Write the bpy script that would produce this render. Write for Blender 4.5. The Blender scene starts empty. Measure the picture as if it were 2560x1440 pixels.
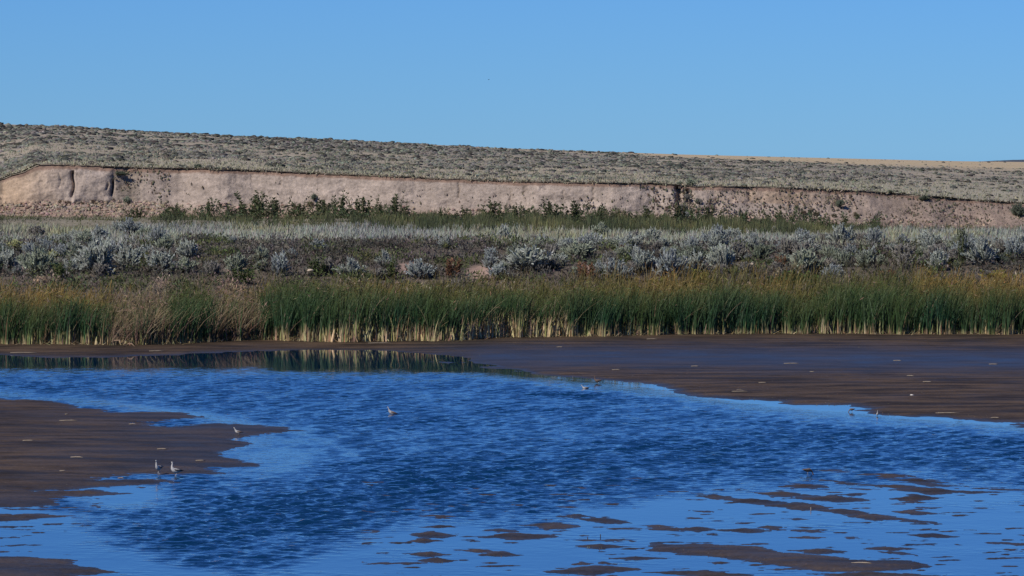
import bpy, bmesh, math, random
import numpy as np
from mathutils import Vector

# ------------------------------------------------------------------ camera, sky, sun, exposure
scn = bpy.context.scene
F_PX = 12178.0            # focal length in pixels of the 2560 wide photograph
CAM_H = 7.0
HORIZON = 372.0
PITCH = math.atan((720 - HORIZON) / F_PX)
cam_d = bpy.data.cameras.new("camera")
cam = bpy.data.objects.new("camera", cam_d)
scn.collection.objects.link(cam)
cam.location = (0, 0, CAM_H)
cam.rotation_euler = (math.pi / 2 - PITCH, 0, 0)
cam_d.sensor_width = 36.0
cam_d.lens = 36.0 * F_PX / 2560.0
cam_d.clip_start = 1.0
cam_d.clip_end = 40000.0
scn.camera = cam

SUN_EL, SUN_AZ = 40.0, 222.0     # azimuth clockwise from +Y: behind the camera, to its left
el, az = math.radians(SUN_EL), math.radians(SUN_AZ)
sun_dir = Vector((math.sin(az) * math.cos(el), math.cos(az) * math.cos(el), math.sin(el)))
world = bpy.data.worlds.new("World")
scn.world = world
world.use_nodes = True
wn, wl = world.node_tree.nodes, world.node_tree.links
wn.clear()
sky = wn.new("ShaderNodeTexSky")
sky.sky_type = 'NISHITA'
sky.sun_disc = False
sky.sun_elevation = el
sky.sun_rotation = az
sky.altitude = 2200
sky.air_density = 1.0
sky.dust_density = 0.0
sky.ozone_density = 5.0
tint = wn.new("ShaderNodeMix"); tint.data_type = 'RGBA'; tint.blend_type = 'MULTIPLY'
tint.inputs[0].default_value = 1.0
tint.inputs[7].default_value = (0.255, 0.50, 0.905, 1)
bg = wn.new("ShaderNodeBackground"); bg.inputs[1].default_value = 0.10
wo = wn.new("ShaderNodeOutputWorld")
wl.new(sky.outputs[0], tint.inputs[6]); wl.new(tint.outputs[2], bg.inputs[0]); wl.new(bg.outputs[0], wo.inputs[0])

sd = bpy.data.lights.new("sun", 'SUN')
sd.energy = 4.3
sd.angle = math.radians(0.5)
sd.color = (1.0, 0.92, 0.82)
so = bpy.data.objects.new("sun", sd)
scn.collection.objects.link(so)
so.rotation_euler = sun_dir.to_track_quat('Z', 'Y').to_euler()
so.location = (-50, -50, 80)

scn.view_settings.view_transform = 'Standard'
scn.view_settings.look = 'None'
scn.view_settings.gamma = 1
scn.view_settings.use_curve_mapping = False
scn.view_settings.exposure = 0.0

rng = np.random.default_rng(11)
random.seed(5)
COL = scn.collection

# ------------------------------------------------------------------ helpers
def tag(o, label=None, cat=None, group=None, kind=None):
    if label: o['label'] = label
    if cat: o['category'] = cat
    if group: o['group'] = group
    if kind: o['kind'] = kind
    return o

CA, SA = math.cos(PITCH), math.sin(PITCH)
def slope(py):                       # z change per metre of Y along the ray through row py
    v = (720 - np.asarray(py, float)) / F_PX
    return (v * CA - SA) / (CA + v * SA)
def ray_y(py, z):                    # distance at which the ray through row py reaches height z
    return (z - CAM_H) / slope(py)
def ray_z(py, Y):
    return CAM_H + slope(py) * Y
def px_x(px, Y): return (np.asarray(px, float) - 1280) / F_PX * Y
def x_px(X, Y): return 1280 + F_PX * X / Y
def I(px, pts):
    return np.interp(px, [p[0] for p in pts], [p[1] for p in pts])

def _hash(ix, iy, seed):
    h = (ix.astype(np.int64) * 374761393 + iy.astype(np.int64) * 668265263 + seed * 974634777) & 0xffffffff
    h = ((h ^ (h >> 13)) * 1274126177) & 0xffffffff
    h = h ^ (h >> 16)
    return (h & 0xffff) / 65535.0
def noise(x, y, seed=0):             # value noise, 0..1
    x = np.asarray(x, float); y = np.asarray(y, float)
    x, y = np.broadcast_arrays(x, y)
    ix = np.floor(x); iy = np.floor(y)
    fx = x - ix; fy = y - iy
    fx = fx * fx * (3 - 2 * fx); fy = fy * fy * (3 - 2 * fy)
    a = _hash(ix, iy, seed); b = _hash(ix + 1, iy, seed)
    c = _hash(ix, iy + 1, seed); d = _hash(ix + 1, iy + 1, seed)
    return (a * (1 - fx) + b * fx) * (1 - fy) + (c * (1 - fx) + d * fx) * fy
def fbm(x, y, seed=0, octs=4, gain=0.5):
    s = 0; a = 1; t = 0
    for k in range(octs):
        s = s + a * noise(np.asarray(x) * 2 ** k, np.asarray(y) * 2 ** k, seed + k * 17); t += a; a *= gain
    return s / t

def mesh_from(name, V, Fq, colors=None, attrs=None, smooth=False):
    """V (n,3); Fq (m,3) or (m,4) array or list of such arrays"""
    faces = Fq if isinstance(Fq, list) else [Fq]
    faces = [f for f in faces if len(f)]
    me = bpy.data.meshes.new(name)
    nl = sum(f.size for f in faces); nf = sum(len(f) for f in faces)
    me.vertices.add(len(V)); me.loops.add(nl); me.polygons.add(nf)
    me.vertices.foreach_set("co", np.ascontiguousarray(V, dtype=np.float32).ravel())
    me.loops.foreach_set("vertex_index", np.concatenate([f.ravel() for f in faces]).astype(np.int32))
    ln = np.concatenate([np.full(len(f), f.shape[1]) for f in faces])
    st = np.concatenate([[0], np.cumsum(ln)[:-1]])
    me.polygons.foreach_set("loop_start", st.astype(np.int32))
    me.update(calc_edges=True)
    if smooth:
        me.polygons.foreach_set("use_smooth", np.ones(nf, bool))
    if colors is not None:
        a = me.color_attributes.new("col", 'FLOAT_COLOR', 'POINT')
        c = np.ones((len(V), 4), np.float32); c[:, :3] = colors
        a.data.foreach_set("color", c.ravel())
    for k, v in (attrs or {}).items():
        a = me.attributes.new(k, 'FLOAT', 'POINT')
        a.data.foreach_set("value", np.asarray(v, np.float32).ravel())
    return me
def link(name, me, mat, parent=None):
    o = bpy.data.objects.new(name, me)
    COL.objects.link(o)
    if mat: me.materials.clear(); me.materials.append(mat)
    if parent: o.parent = parent
    return o
def empty(name, loc, rz=0, sc=1):
    o = bpy.data.objects.new(name, None); COL.objects.link(o)
    o.location = loc; o.rotation_euler = (0, 0, rz); o.scale = (sc, sc, sc)
    o.empty_display_size = 0.2
    return o

class Batch:                          # collects coloured geometry for one mesh
    def __init__(s): s.V = []; s.Q = []; s.T = []; s.C = []; s.n = 0
    def add(s, V, C, Q=None, T=None):
        V = np.asarray(V, float).reshape(-1, 3)
        s.V.append(V); s.C.append(np.broadcast_to(np.asarray(C, float), V.shape))
        if Q is not None: s.Q.append(np.asarray(Q) + s.n)
        if T is not None: s.T.append(np.asarray(T) + s.n)
        s.n += len(V)
    def ribbons(s, P, H, W, lean, yaw, cols, ts, segs=3, bend=1.6, taper=0.85, droop=0.0):
        """blades: P (n,3) base, H height, W width, lean (n,2) tip offset, cols list of (n,3) at parameters ts"""
        n = len(P)
        if n == 0: return
        t = np.linspace(0, 1, segs + 1)
        H = np.broadcast_to(H, n); W = np.broadcast_to(W, n)
        V = np.zeros((n, segs + 1, 2, 3)); C = np.zeros((n, segs + 1, 2, 3))
        for k, tk in enumerate(t):
            cx = P[:, 0] + lean[:, 0] * tk ** bend
            cy = P[:, 1] + lean[:, 1] * tk ** bend
            cz = P[:, 2] + H * (tk - droop * tk ** 4)
            w = W * (1 - taper * tk ** 1.5) * 0.5
            for sgn in (0, 1):
                q = -1 if sgn == 0 else 1
                V[:, k, sgn, 0] = cx + q * w * np.cos(yaw)
                V[:, k, sgn, 1] = cy + q * w * np.sin(yaw)
                V[:, k, sgn, 2] = cz
            j = int(np.clip(np.searchsorted(ts, tk, side='right') - 1, 0, len(ts) - 2))
            u = np.clip((tk - ts[j]) / (ts[j + 1] - ts[j]), 0, 1)
            c = cols[j] * (1 - u) + cols[j + 1] * u
            C[:, k, 0] = c; C[:, k, 1] = c
        base = (np.arange(n) * (segs + 1) * 2)[:, None]
        k = np.arange(segs) * 2
        Q = np.stack([base + k, base + k + 1, base + k + 3, base + k + 2], -1).reshape(-1, 4)
        s.add(V.reshape(-1, 3), C.reshape(-1, 3), Q=Q)
    def domes(s, P, R, H, C, seed=3, nr=6):
        """small jittered clumps, a few pixels in the picture"""
        n = len(P); g = np.random.default_rng(seed)
        rings = [(1.0, 0.0), (1.05, 0.38), (0.72, 0.8)]
        V = []; Cc = []
        for (rr, zz) in rings:
            for k in range(nr):
                a = 2 * math.pi * k / nr + g.uniform(-.35, .35, n)
                r = R * rr * g.uniform(.65, 1.25, n)
                V.append(np.stack([P[:, 0] + r * np.cos(a), P[:, 1] + r * np.sin(a), P[:, 2] + H * (zz + g.uniform(-.12, .15, n) * (zz > 0)) - 0.03], -1))
                Cc.append(C * g.uniform(.7, 1.3, (n, 1)))
        V.append(np.stack([P[:, 0], P[:, 1], P[:, 2] + H * g.uniform(.8, 1.15, n)], -1)); Cc.append(C * 1.1)
        m = len(V)
        V = np.stack(V, 1); Cc = np.stack(Cc, 1)
        base = (np.arange(n) * m)[:, None]
        q = []; t = []
        for ri in range(2):
            for k in range(nr):
                k2 = (k + 1) % nr
                q.append([ri * nr + k, ri * nr + k2, (ri + 1) * nr + k2, (ri + 1) * nr + k])
        for k in range(nr): t.append([2 * nr + k, 2 * nr + (k + 1) % nr, 3 * nr])
        Q = (base[:, :, None] + np.array(q)[None]).reshape(-1, 4)
        T = (base[:, :, None] + np.array(t)[None]).reshape(-1, 3)
        s.add(V.reshape(-1, 3), Cc.reshape(-1, 3), Q=Q, T=T)
    def leaves(s, P, D, L, W, C):
        """single pointed leaves: P base, D unit direction (n,3), L length, W width"""
        n = len(P)
        if n == 0: return
        g = np.random.default_rng(n)
        side = np.cross(D, g.normal(size=(n, 3))); side /= np.linalg.norm(side, axis=1)[:, None] + 1e-9
        L = np.broadcast_to(L, n)[:, None]; W = np.broadcast_to(W, n)[:, None]
        V = np.stack([P, P + D * L * .45 + side * W * .5, P + D * L, P + D * L * .45 - side * W * .5], 1)
        Q = np.arange(n * 4).reshape(n, 4)
        s.add(V.reshape(-1, 3), np.repeat(C, 4, 0) if np.ndim(C) == 2 else C, Q=Q)
    def tube(s, pts, rad, C, sides=5):
        pts = [np.array(p, float) for p in pts]; V = []
        for i, p in enumerate(pts):
            d = pts[min(i + 1, len(pts) - 1)] - pts[max(i - 1, 0)]; d /= np.linalg.norm(d) + 1e-9
            a = np.cross(d, [0, 0, 1.0]) if abs(d[2]) < .9 else np.cross(d, [1.0, 0, 0]); a /= np.linalg.norm(a)
            b = np.cross(d, a)
            for k in range(sides):
                th = 2 * math.pi * k / sides
                V.append(p + rad[i] * (a * math.cos(th) + b * math.sin(th)))
        Q = [[i * sides + k, i * sides + (k + 1) % sides, (i + 1) * sides + (k + 1) % sides, (i + 1) * sides + k]
             for i in range(len(pts) - 1) for k in range(sides)]
        n = len(V); V += [pts[0], pts[-1]]
        T = [[n, (k + 1) % sides, k] for k in range(sides)] + [[n + 1, (len(pts) - 1) * sides + k, (len(pts) - 1) * sides + (k + 1) % sides] for k in range(sides)]
        s.add(V, C, Q=Q, T=T)
    def mesh(s, name, smooth=False):
        V = np.concatenate(s.V); C = np.concatenate(s.C)
        fs = []
        if s.Q: fs.append(np.concatenate(s.Q))
        if s.T: fs.append(np.concatenate(s.T))
        return mesh_from(name, V, fs, np.clip(C, 0, 1), smooth=smooth)

def new_mat(name):
    m = bpy.data.materials.new(name); m.use_nodes = True
    n, l = m.node_tree.nodes, m.node_tree.links
    return m, n, l, n["Principled BSDF"]
def tex_noise(n, scale, detail=4, rough=.55, vec=None, l=None, dim='3D'):
    t = n.new("ShaderNodeTexNoise"); t.inputs["Scale"].default_value = scale
    t.inputs["Detail"].default_value = detail; t.inputs["Roughness"].default_value = rough
    if vec is not None: l.new(vec, t.inputs["Vector"])
    return t
def math_n(n, l, op, a, b=None, clamp=False):
    m = n.new("ShaderNodeMath"); m.operation = op; m.use_clamp = clamp
    for i, v in enumerate((a, b)):
        if v is None: continue
        if isinstance(v, (int, float)): m.inputs[i].default_value = v
        else: l.new(v, m.inputs[i])
    return m.outputs[0]
def map_range(n, l, v, a, b, c, d):
    m = n.new("ShaderNodeMapRange"); l.new(v, m.inputs[0])
    for i, x in enumerate((a, b, c, d)): m.inputs[i + 1].default_value = x
    return m.outputs[0]
def mix_col(n, l, blend, fac, a, b):
    m = n.new("ShaderNodeMix"); m.data_type = 'RGBA'; m.blend_type = blend
    for i, v in ((0, fac), (6, a), (7, b)):
        if isinstance(v, (int, float)): m.inputs[i].default_value = v
        elif isinstance(v, tuple): m.inputs[i].default_value = v + (1,)
        else: l.new(v, m.inputs[i])
    return m.outputs[2]

def foliage_mat(name, transl=0.25, rough=.7, var=.35, scale=6):
    m, n, l, b = new_mat(name)
    at = n.new("ShaderNodeAttribute"); at.attribute_name = "col"
    geo = n.new("ShaderNodeNewGeometry")
    t = tex_noise(n, scale, 2, vec=geo.outputs["Position"], l=l)
    f = map_range(n, l, t.outputs["Fac"], .3, .7, 1 - var, 1 + var)
    c = mix_col(n, l, 'MULTIPLY', 1.0, at.outputs["Color"], f)
    l.new(c, b.inputs["Base Color"]); b.inputs["Roughness"].default_value = rough
    b.inputs["Specular IOR Level"].default_value = .25
    tr = n.new("ShaderNodeBsdfTranslucent"); l.new(c, tr.inputs[0])
    mx = n.new("ShaderNodeMixShader"); mx.inputs[0].default_value = transl
    l.new(b.outputs[0], mx.inputs[1]); l.new(tr.outputs[0], mx.inputs[2])
    l.new(mx.outputs[0], n["Material Output"].inputs[0])
    return m
M_LEAF = foliage_mat("foliage")
M_REED = foliage_mat("reed blades", .2, .55)
M_SAGE = foliage_mat("sage foliage", .15, .85, .25, 9)
M_WOOD = foliage_mat("twigs", 0.0, .9, .3, 12)

def ground_mat(name, bump=.6, sc=3.0, var=.35):
    m, n, l, b = new_mat(name)
    at = n.new("ShaderNodeAttribute"); at.attribute_name = "col"
    geo = n.new("ShaderNodeNewGeometry")
    t1 = tex_noise(n, sc, 6, .65, vec=geo.outputs["Position"], l=l)
    t2 = tex_noise(n, sc * .12, 4, .6, vec=geo.outputs["Position"], l=l)
    f = map_range(n, l, t1.outputs["Fac"], .3, .7, 1 - var, 1 + var)
    f2 = map_range(n, l, t2.outputs["Fac"], .3, .7, 1 - var * .5, 1 + var * .5)
    c = mix_col(n, l, 'MULTIPLY', 1.0, at.outputs["Color"], math_n(n, l, 'MULTIPLY', f, f2))
    l.new(c, b.inputs["Base Color"]); b.inputs["Roughness"].default_value = .95
    b.inputs["Specular IOR Level"].default_value = .15
    bp = n.new("ShaderNodeBump"); bp.inputs["Strength"].default_value = bump; bp.inputs["Distance"].default_value = .12
    l.new(t1.outputs["Fac"], bp.inputs["Height"]); l.new(bp.outputs[0], b.inputs["Normal"])
    return m
M_GROUND = ground_mat("dry grass ground")

# bluff earth: fine vertical rills and pitted silt
def bluff_mat():
    m, n, l, b = new_mat("cutbank earth")
    at = n.new("ShaderNodeAttribute"); at.attribute_name = "col"
    geo = n.new("ShaderNodeNewGeometry")
    t1 = tex_noise(n, 7, 8, .75, vec=geo.outputs["Position"], l=l)
    t2 = tex_noise(n, .5, 4, .6, vec=geo.outputs["Position"], l=l)
    mp = n.new("ShaderNodeMapping"); mp.inputs["Scale"].default_value = (1.5, 1, .8)
    l.new(geo.outputs["Position"], mp.inputs[0])
    t3 = tex_noise(n, 1.4, 5, .6, vec=mp.outputs[0], l=l)
    vo = n.new("ShaderNodeTexVoronoi"); vo.inputs["Scale"].default_value = 2.6
    l.new(geo.outputs["Position"], vo.inputs["Vector"])
    pit = map_range(n, l, vo.outputs["Distance"], .05, .16, .55, 1.0)
    f = math_n(n, l, 'MULTIPLY', map_range(n, l, t1.outputs["Fac"], .3, .7, .66, 1.3), map_range(n, l, t2.outputs["Fac"], .3, .7, .85, 1.12))
    f = math_n(n, l, 'MULTIPLY', f, map_range(n, l, t3.outputs["Fac"], .3, .7, .88, 1.1))
    f = math_n(n, l, 'MULTIPLY', f, pit)
    c = mix_col(n, l, 'MULTIPLY', 1.0, at.outputs["Color"], f)
    l.new(c, b.inputs["Base Color"]); b.inputs["Roughness"].default_value = .95
    b.inputs["Specular IOR Level"].default_value = .1
    bp = n.new("ShaderNodeBump"); bp.inputs["Strength"].default_value = .8; bp.inputs["Distance"].default_value = .1
    h = math_n(n, l, 'ADD', t1.outputs["Fac"], t3.outputs["Fac"])
    l.new(h, bp.inputs["Height"]); l.new(bp.outputs[0], b.inputs["Normal"])
    return m
M_BLUFF = bluff_mat()

def mud_mat():
    m, n, l, b = new_mat("wet mud")
    at = n.new("ShaderNodeAttribute"); at.attribute_name = "wet"
    geo = n.new("ShaderNodeNewGeometry")
    mp = n.new("ShaderNodeMapping"); mp.inputs["Scale"].default_value = (.33, .75, 1)
    l.new(geo.outputs["Position"], mp.inputs[0])
    t1 = tex_noise(n, 1.0, 6, .62, vec=mp.outputs[0], l=l)
    t2 = tex_noise(n, 14, 4, .7, vec=geo.outputs["Position"], l=l)
    cr = n.new("ShaderNodeValToRGB"); e = cr.color_ramp.elements
    e[0].position = .40; e[0].color = (.034, .026, .020, 1)
    e[1].position = .62; e[1].color = (.105, .072, .047, 1)
    l.new(t1.outputs["Fac"], cr.inputs[0])
    wetc = mix_col(n, l, 'MIX', at.outputs["Fac"], cr.outputs[0], (.036, .034, .028))
    fine = map_range(n, l, t2.outputs["Fac"], .3, .7, .7, 1.3)
    c = mix_col(n, l, 'MULTIPLY', 1.0, wetc, fine)
    l.new(c, b.inputs["Base Color"])
    r = map_range(n, l, at.outputs["Fac"], 0, 1, .62, .34)
    l.new(r, b.inputs["Roughness"])
    b.inputs["IOR"].default_value = 1.33
    l.new(map_range(n, l, at.outputs["Fac"], 0, 1, .04, .36), b.inputs["Specular IOR Level"])
    bp = n.new("ShaderNodeBump"); bp.inputs["Strength"].default_value = .5; bp.inputs["Distance"].default_value = .03
    h = math_n(n, l, 'ADD', t1.outputs["Fac"], math_n(n, l, 'MULTIPLY', t2.outputs["Fac"], .35))
    l.new(h, bp.inputs["Height"]); l.new(bp.outputs[0], b.inputs["Normal"])
    return m
M_MUD = mud_mat()

def water_mat():
    m, n, l, b = new_mat("lake water")
    at = n.new("ShaderNodeAttribute"); at.attribute_name = "ripple"
    geo = n.new("ShaderNodeNewGeometry")
    mp = n.new("ShaderNodeMapping"); mp.inputs["Scale"].default_value = (3.4, 2.6, 1)
    mp.inputs["Rotation"].default_value = (0, 0, math.radians(8))
    l.new(geo.outputs["Position"], mp.inputs[0])
    t1 = tex_noise(n, 1.0, 3, .55, vec=mp.outputs[0], l=l)
    mp2 = n.new("ShaderNodeMapping"); mp2.inputs["Scale"].default_value = (8.0, 6.0, 1)
    l.new(geo.outputs["Position"], mp2.inputs[0])
    t2 = tex_noise(n, 1.0, 2, .5, vec=mp2.outputs[0], l=l)
    h = math_n(n, l, 'ADD', t1.outputs["Fac"], math_n(n, l, 'MULTIPLY', t2.outputs["Fac"], .3))
    h = math_n(n, l, 'MULTIPLY', h, at.outputs["Fac"])
    bp = n.new("ShaderNodeBump"); bp.inputs["Strength"].default_value = 1.0; bp.inputs["Distance"].default_value = .045
    l.new(h, bp.inputs["Height"]); l.new(bp.outputs[0], b.inputs["Normal"])
    b.inputs["Base Color"].default_value = (.002, .024, .070, 1)
    b.inputs["Roughness"].default_value = .03
    b.inputs["Specular Tint"].default_value = (.47, .84, .95, 1)  # blue tint painted in for reflections of the higher, bluer sky
    b.inputs["IOR"].default_value = 1.33
    return m
M_WATER = water_mat()

def plain(name, col, rough=.7, spec=.3, var=.2, scale=20):
    m, n, l, b = new_mat(name)
    tc = n.new("ShaderNodeTexCoord")
    t = tex_noise(n, scale, 4, vec=tc.outputs["Object"], l=l)
    f = map_range(n, l, t.outputs["Fac"], .3, .7, 1 - var, 1 + var)
    l.new(mix_col(n, l, 'MULTIPLY', 1.0, tuple(col), f), b.inputs["Base Color"])
    b.inputs["Roughness"].default_value = rough; b.inputs["Specular IOR Level"].default_value = spec
    return m

# ------------------------------------------------------------------ the lie of the land
REED_ROW = [(-600, 866), (0, 861), (300, 864), (420, 862), (640, 851), (850, 856), (1160, 853), (1250, 846), (1500, 843), (1700, 838), (2000, 836), (2300, 838), (2560, 838), (3100, 840)]
BASE_ROW = [(-600, 545), (0, 541), (400, 541), (1000, 549), (1500, 562), (2000, 574), (2560, 582), (3100, 588)]
LIP_ROW = [(-600, 500), (-60, 460), (0, 446), (60, 424), (95, 409), (180, 411), (270, 414), (330, 417), (500, 420), (800, 432), (1100, 445), (1300, 453), (1650, 458), (1740, 464), (1900, 466), (2100, 474), (2250, 483), (2400, 496), (2560, 508), (3100, 530)]
SKY_ROW = [(-700, 298), (0, 310), (180, 317), (300, 326), (470, 335), (640, 342), (850, 350), (1000, 358), (1250, 370), (1500, 379), (1700, 386), (1900, 391), (2150, 397), (2400, 403), (2560, 405), (3200, 408)]
FAR_Y = [(-700, 760), (0, 800), (1280, 1050), (2000, 1400), (2560, 1800), (3200, 2000)]
BLUFF_DEPTH = [(-600, 3), (0, 2.2), (276, 1.8), (310, 2.2), (380, 2.0), (700, 1.2), (1600, 1.4), (1730, 2.8), (1780, 3.0), (1850, 3.2), (2100, 4.5), (2560, 8), (3100, 9)]
YB0 = 298.0
def bluff_base_y(px): return YB0 + 1.6 * np.sin(px / 330.0) + 1.2 * (noise(px / 90.0, 0 * px, 4) - .5) - 1.0
def base_z(px): return ray_z(I(px, BASE_ROW), bluff_base_y(px))
def lip_y(px): return bluff_base_y(px) + I(px, BLUFF_DEPTH)
def lip_z(px): return ray_z(I(px, LIP_ROW) + 3.0 * (fbm(px / 25.0, 0 * px, 8) - .5) + 2.2 * (fbm(px / 6.0, 0 * px, 9, 3) - .5), lip_y(px))
def reed_y(px): return ray_y(I(px, REED_ROW), 0.03)

def terrace_z(X, Y):
    px = x_px(X, Y)
    yr = reed_y(px); yb = bluff_base_y(px); zb = base_z(px)
    z = np.full(np.shape(px), -0.05)
    ks = [(yr - 4, -.03), (yr, .02), (yr + 9, .12), (np.full_like(yr, 195.5), .9), (np.full_like(yr, 205), 2.05), (np.full_like(yr, 214), 2.5), (yb, zb)]
    for (y0, z0), (y1, z1) in zip(ks[:-1], ks[1:]):
        u = np.clip((Y - y0) / (y1 - y0), 0, 1)
        z = np.where(Y >= y0, z0 + (z1 - z0) * u, z)
    amp = np.clip((Y - yr - 8) / 8, 0, 1) * np.clip((yb - Y) / 10, 0, 1)
    z = z + amp * ((fbm(X / 5.0, Y / 5.0, 21) - .5) * .7)
    return z
def plateau_z(X, Y):
    px = x_px(X, Y)
    yl = lip_y(px); zl = lip_z(px); yf = I(px, FAR_Y); zf = ray_z(I(px, SKY_ROW), yf)
    u = (Y - yl) / (yf - yl)
    z = zl + (zf - zl) * np.clip(u, 0, 1)
    z = z - np.clip(u - 1, 0, None) ** 1.0 * 9.0
    bump = (fbm(X / 22.0, Y / 60.0, 31) - .5) * 1.0 * np.clip(u * 6, 0, 1) * np.clip((1 - u) * 3, 0, 1)
    return z + bump

def grid_faces(nr, nc, mask=None):
    i, j = np.meshgrid(np.arange(nr - 1), np.arange(nc - 1), indexing='ij')
    a = i * nc + j
    Q = np.stack([a, a + 1, a + nc + 1, a + nc], -1).reshape(-1, 4)
    if mask is not None: Q = Q[mask.reshape(-1)]
    return Q
def mixc(a, b, t):
    t = np.asarray(t)[..., None]; return np.asarray(a) * (1 - t) + np.asarray(b) * t

# terrace and bank behind the reeds
px = np.arange(-560, 3120, 10.0)
Ys = np.concatenate([np.linspace(168, 222, 70), np.linspace(223, 299, 60)])
PX, YY = np.meshgrid(px, Ys)
XX = px_x(PX, YY)
ZZ = terrace_z(XX, YY)
soil = np.array([.12, .10, .08]); drygrass = np.array([.26, .235, .17])
cc = mixc(np.broadcast_to(soil, PX.shape + (3,)), drygrass * 1.0, np.clip((YY - 214) / 8, 0, 1) * (.4 + .6 * fbm(XX / 4, YY / 6, 3)))
rowt = HORIZON + (CAM_H - ZZ) * F_PX / YY
for (cx, cr, w, h) in [(1205, 684, 40, 20), (1030, 668, 36, 12), (1475, 672, 32, 14), (590, 676, 26, 8)]:
    cc = mixc(cc, np.array([.34, .24, .19]), np.clip(1.5 - ((PX - cx) / w) ** 2 - ((rowt - cr) / h) ** 2, 0, 1))
link_o = link("terrace_ground", mesh_from("terrace_ground", np.stack([XX, YY, ZZ], -1).reshape(-1, 3), grid_faces(len(Ys), len(px)), cc.reshape(-1, 3), smooth=True), M_GROUND)
tag(link_o, kind='structure')

# plateau
px = np.arange(-640, 3200, 12.0)
U = np.concatenate([np.linspace(0, .06, 8) ** 1.0, np.geomspace(.07, 1.0, 90), np.geomspace(1.02, 4.0, 12)])
PX, UU = np.meshgrid(px, U)
YL = lip_y(PX); YY = YL + UU * (I(PX, FAR_Y) - YL)
XX = px_x(PX, YY); ZZ = plateau_z(XX, YY)
def tan_amount(PXv, YYv, Zv):
    row = HORIZON + (CAM_H - Zv) * F_PX / YYv
    sk = I(PXv, SKY_ROW); lp = I(PXv, LIP_ROW)
    d_sky = row - sk; d_lip = lp - row
    strip = np.clip(1 - d_sky / I(PXv, [(0, 3), (900, 3), (1300, 5), (1900, 14), (2560, 26)]), 0, 1)
    strip = np.clip(strip * 2.2, 0, 1) * np.clip(fbm(PXv / 160.0, 0 * PXv, 77) * 1.6 + (PXv - 1500) / 900, 0, 1)
    wl_ = I(PXv, [(0, 4), (280, 4), (420, 14), (560, 16), (900, 9), (1300, 6), (1650, 6), (2000, 14), (2250, 26), (2560, 36)])
    near = np.clip(1.6 - d_lip / wl_, 0, 1)
    return strip, near
s_, n_ = tan_amount(PX, YY, ZZ)
pg = np.broadcast_to(np.array([.22, .20, .16]), PX.shape + (3,))
pn = fbm(XX / 5, YY / 26, 5, 4, .6)
cc = mixc(pg, np.array([.36, .31, .23]), np.clip((pn - .42) * 5, 0, 1))
cc = mixc(cc, np.array([.46, .37, .235]), s_)
cc = mixc(cc, np.array([.36, .33, .24]), n_ * .8)
o = link("plateau", mesh_from("plateau", np.stack([XX, YY, ZZ], -1).reshape(-1, 3), grid_faces(len(U), len(px)), cc.reshape(-1, 3), smooth=True), ground_mat("plateau ground", .4, 1.2, .25))
tag(o, kind='structure')

# low wooded hills far away at the right
px = np.arange(2300, 3600, 8.0)
row = 404 - 4.5 * np.clip((px - 2440) / 90, 0, 1) + 2.2 * (fbm(px / 18.0, px * 0, 9, 3) - .5) * np.clip((px - 2440) / 60, 0, 1)
V = []
for k, (dy, t) in enumerate([(0, -.6), (60, .7), (140, 1), (400, .9), (1200, -.6)]):
    Yk = 6000 + dy
    ztop = ray_z(row, 6100.0)
    V.append(np.stack([px_x(px, Yk), np.full_like(px, Yk), ztop - (1 - t) * 22], -1))
V = np.stack(V)
o = link("distant_hills", mesh_from("distant_hills", V.reshape(-1, 3), grid_faces(5, len(px)), np.broadcast_to([.07, .085, .11], (5 * len(px), 3)), smooth=True), M_GROUND)  # blue of distance haze painted into the hill colour
tag(o, kind='structure')
# wide plain under everything beyond the plateau
me = mesh_from("far_plain", np.array([[-6000, 900, -34], [6000, 900, -34], [12000, 20000, -60], [-12000, 20000, -60]], float), np.array([[0, 1, 2, 3]]), np.broadcast_to([.3, .26, .18], (4, 3)))
tag(link("far_plain", me, M_GROUND), kind='structure')

# ------------------------------------------------------------------ the cut bank
px = np.concatenate([np.arange(-560, -60, 10.0), np.arange(-60, 2620, 3.0), np.arange(2620, 3100, 10.0)])
T = np.concatenate([np.linspace(-.06, .3, 26)[:-1], np.linspace(.3, .9, 44)[:-1], np.linspace(.9, 1.0, 12)])
PX, TT = np.meshgrid(px, T)
yb = bluff_base_y(PX); zb = base_z(PX); zl = lip_z(PX); dp = I(PX, BLUFF_DEPTH)
row_ = HORIZON + (CAM_H - (zb + (zl - zb) * TT)) * F_PX / 300
steep = np.clip(2.6 - dp, 0, 1)
prof = np.where(TT < .28, (TT / .28) * .45, .45 + (TT - .28) / .72 * .55)
Yd = dp * prof
talus = I(PX, [(-600, 1.6), (300, 1.8), (420, .8), (1600, .7), (1800, 1.4), (2560, 2.0)])
Yd = Yd - talus * np.clip(1 - TT / .3, 0, 1) ** 1.6
Xw = (PX - 1280) / F_PX * 300
Zw = zb + (zl - zb) * TT
rough = I(PX, [(-600, .8), (0, .7), (280, .8), (330, 1.3), (420, .6), (1600, .6), (1700, 1.3), (1900, 1.0), (2560, 1.5), (3100, 1.5)])
Yd = Yd + rough * ((fbm(Xw / 1.6, Zw / 1.2, 41, 5, .55) - .5) * .75 + (fbm(Xw / .35, Zw / .35, 47, 3) - .5) * .16)
Yd = Yd + (fbm(Xw / .55, Zw / 4.5, 53, 3) - .5) * .12 * np.clip((TT - .25) * 4, 0, 1)
# rubble steps at the foot
Yd = Yd - np.clip(fbm(Xw / .5, Zw / .22, 59, 3) - .52, 0, 1) * 1.1 * np.clip(1.25 - TT / .3, 0, 1) * I(PX, [(-600, 1), (330, 1), (450, .35), (1600, .35), (1750, .9), (2560, .9)])
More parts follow.
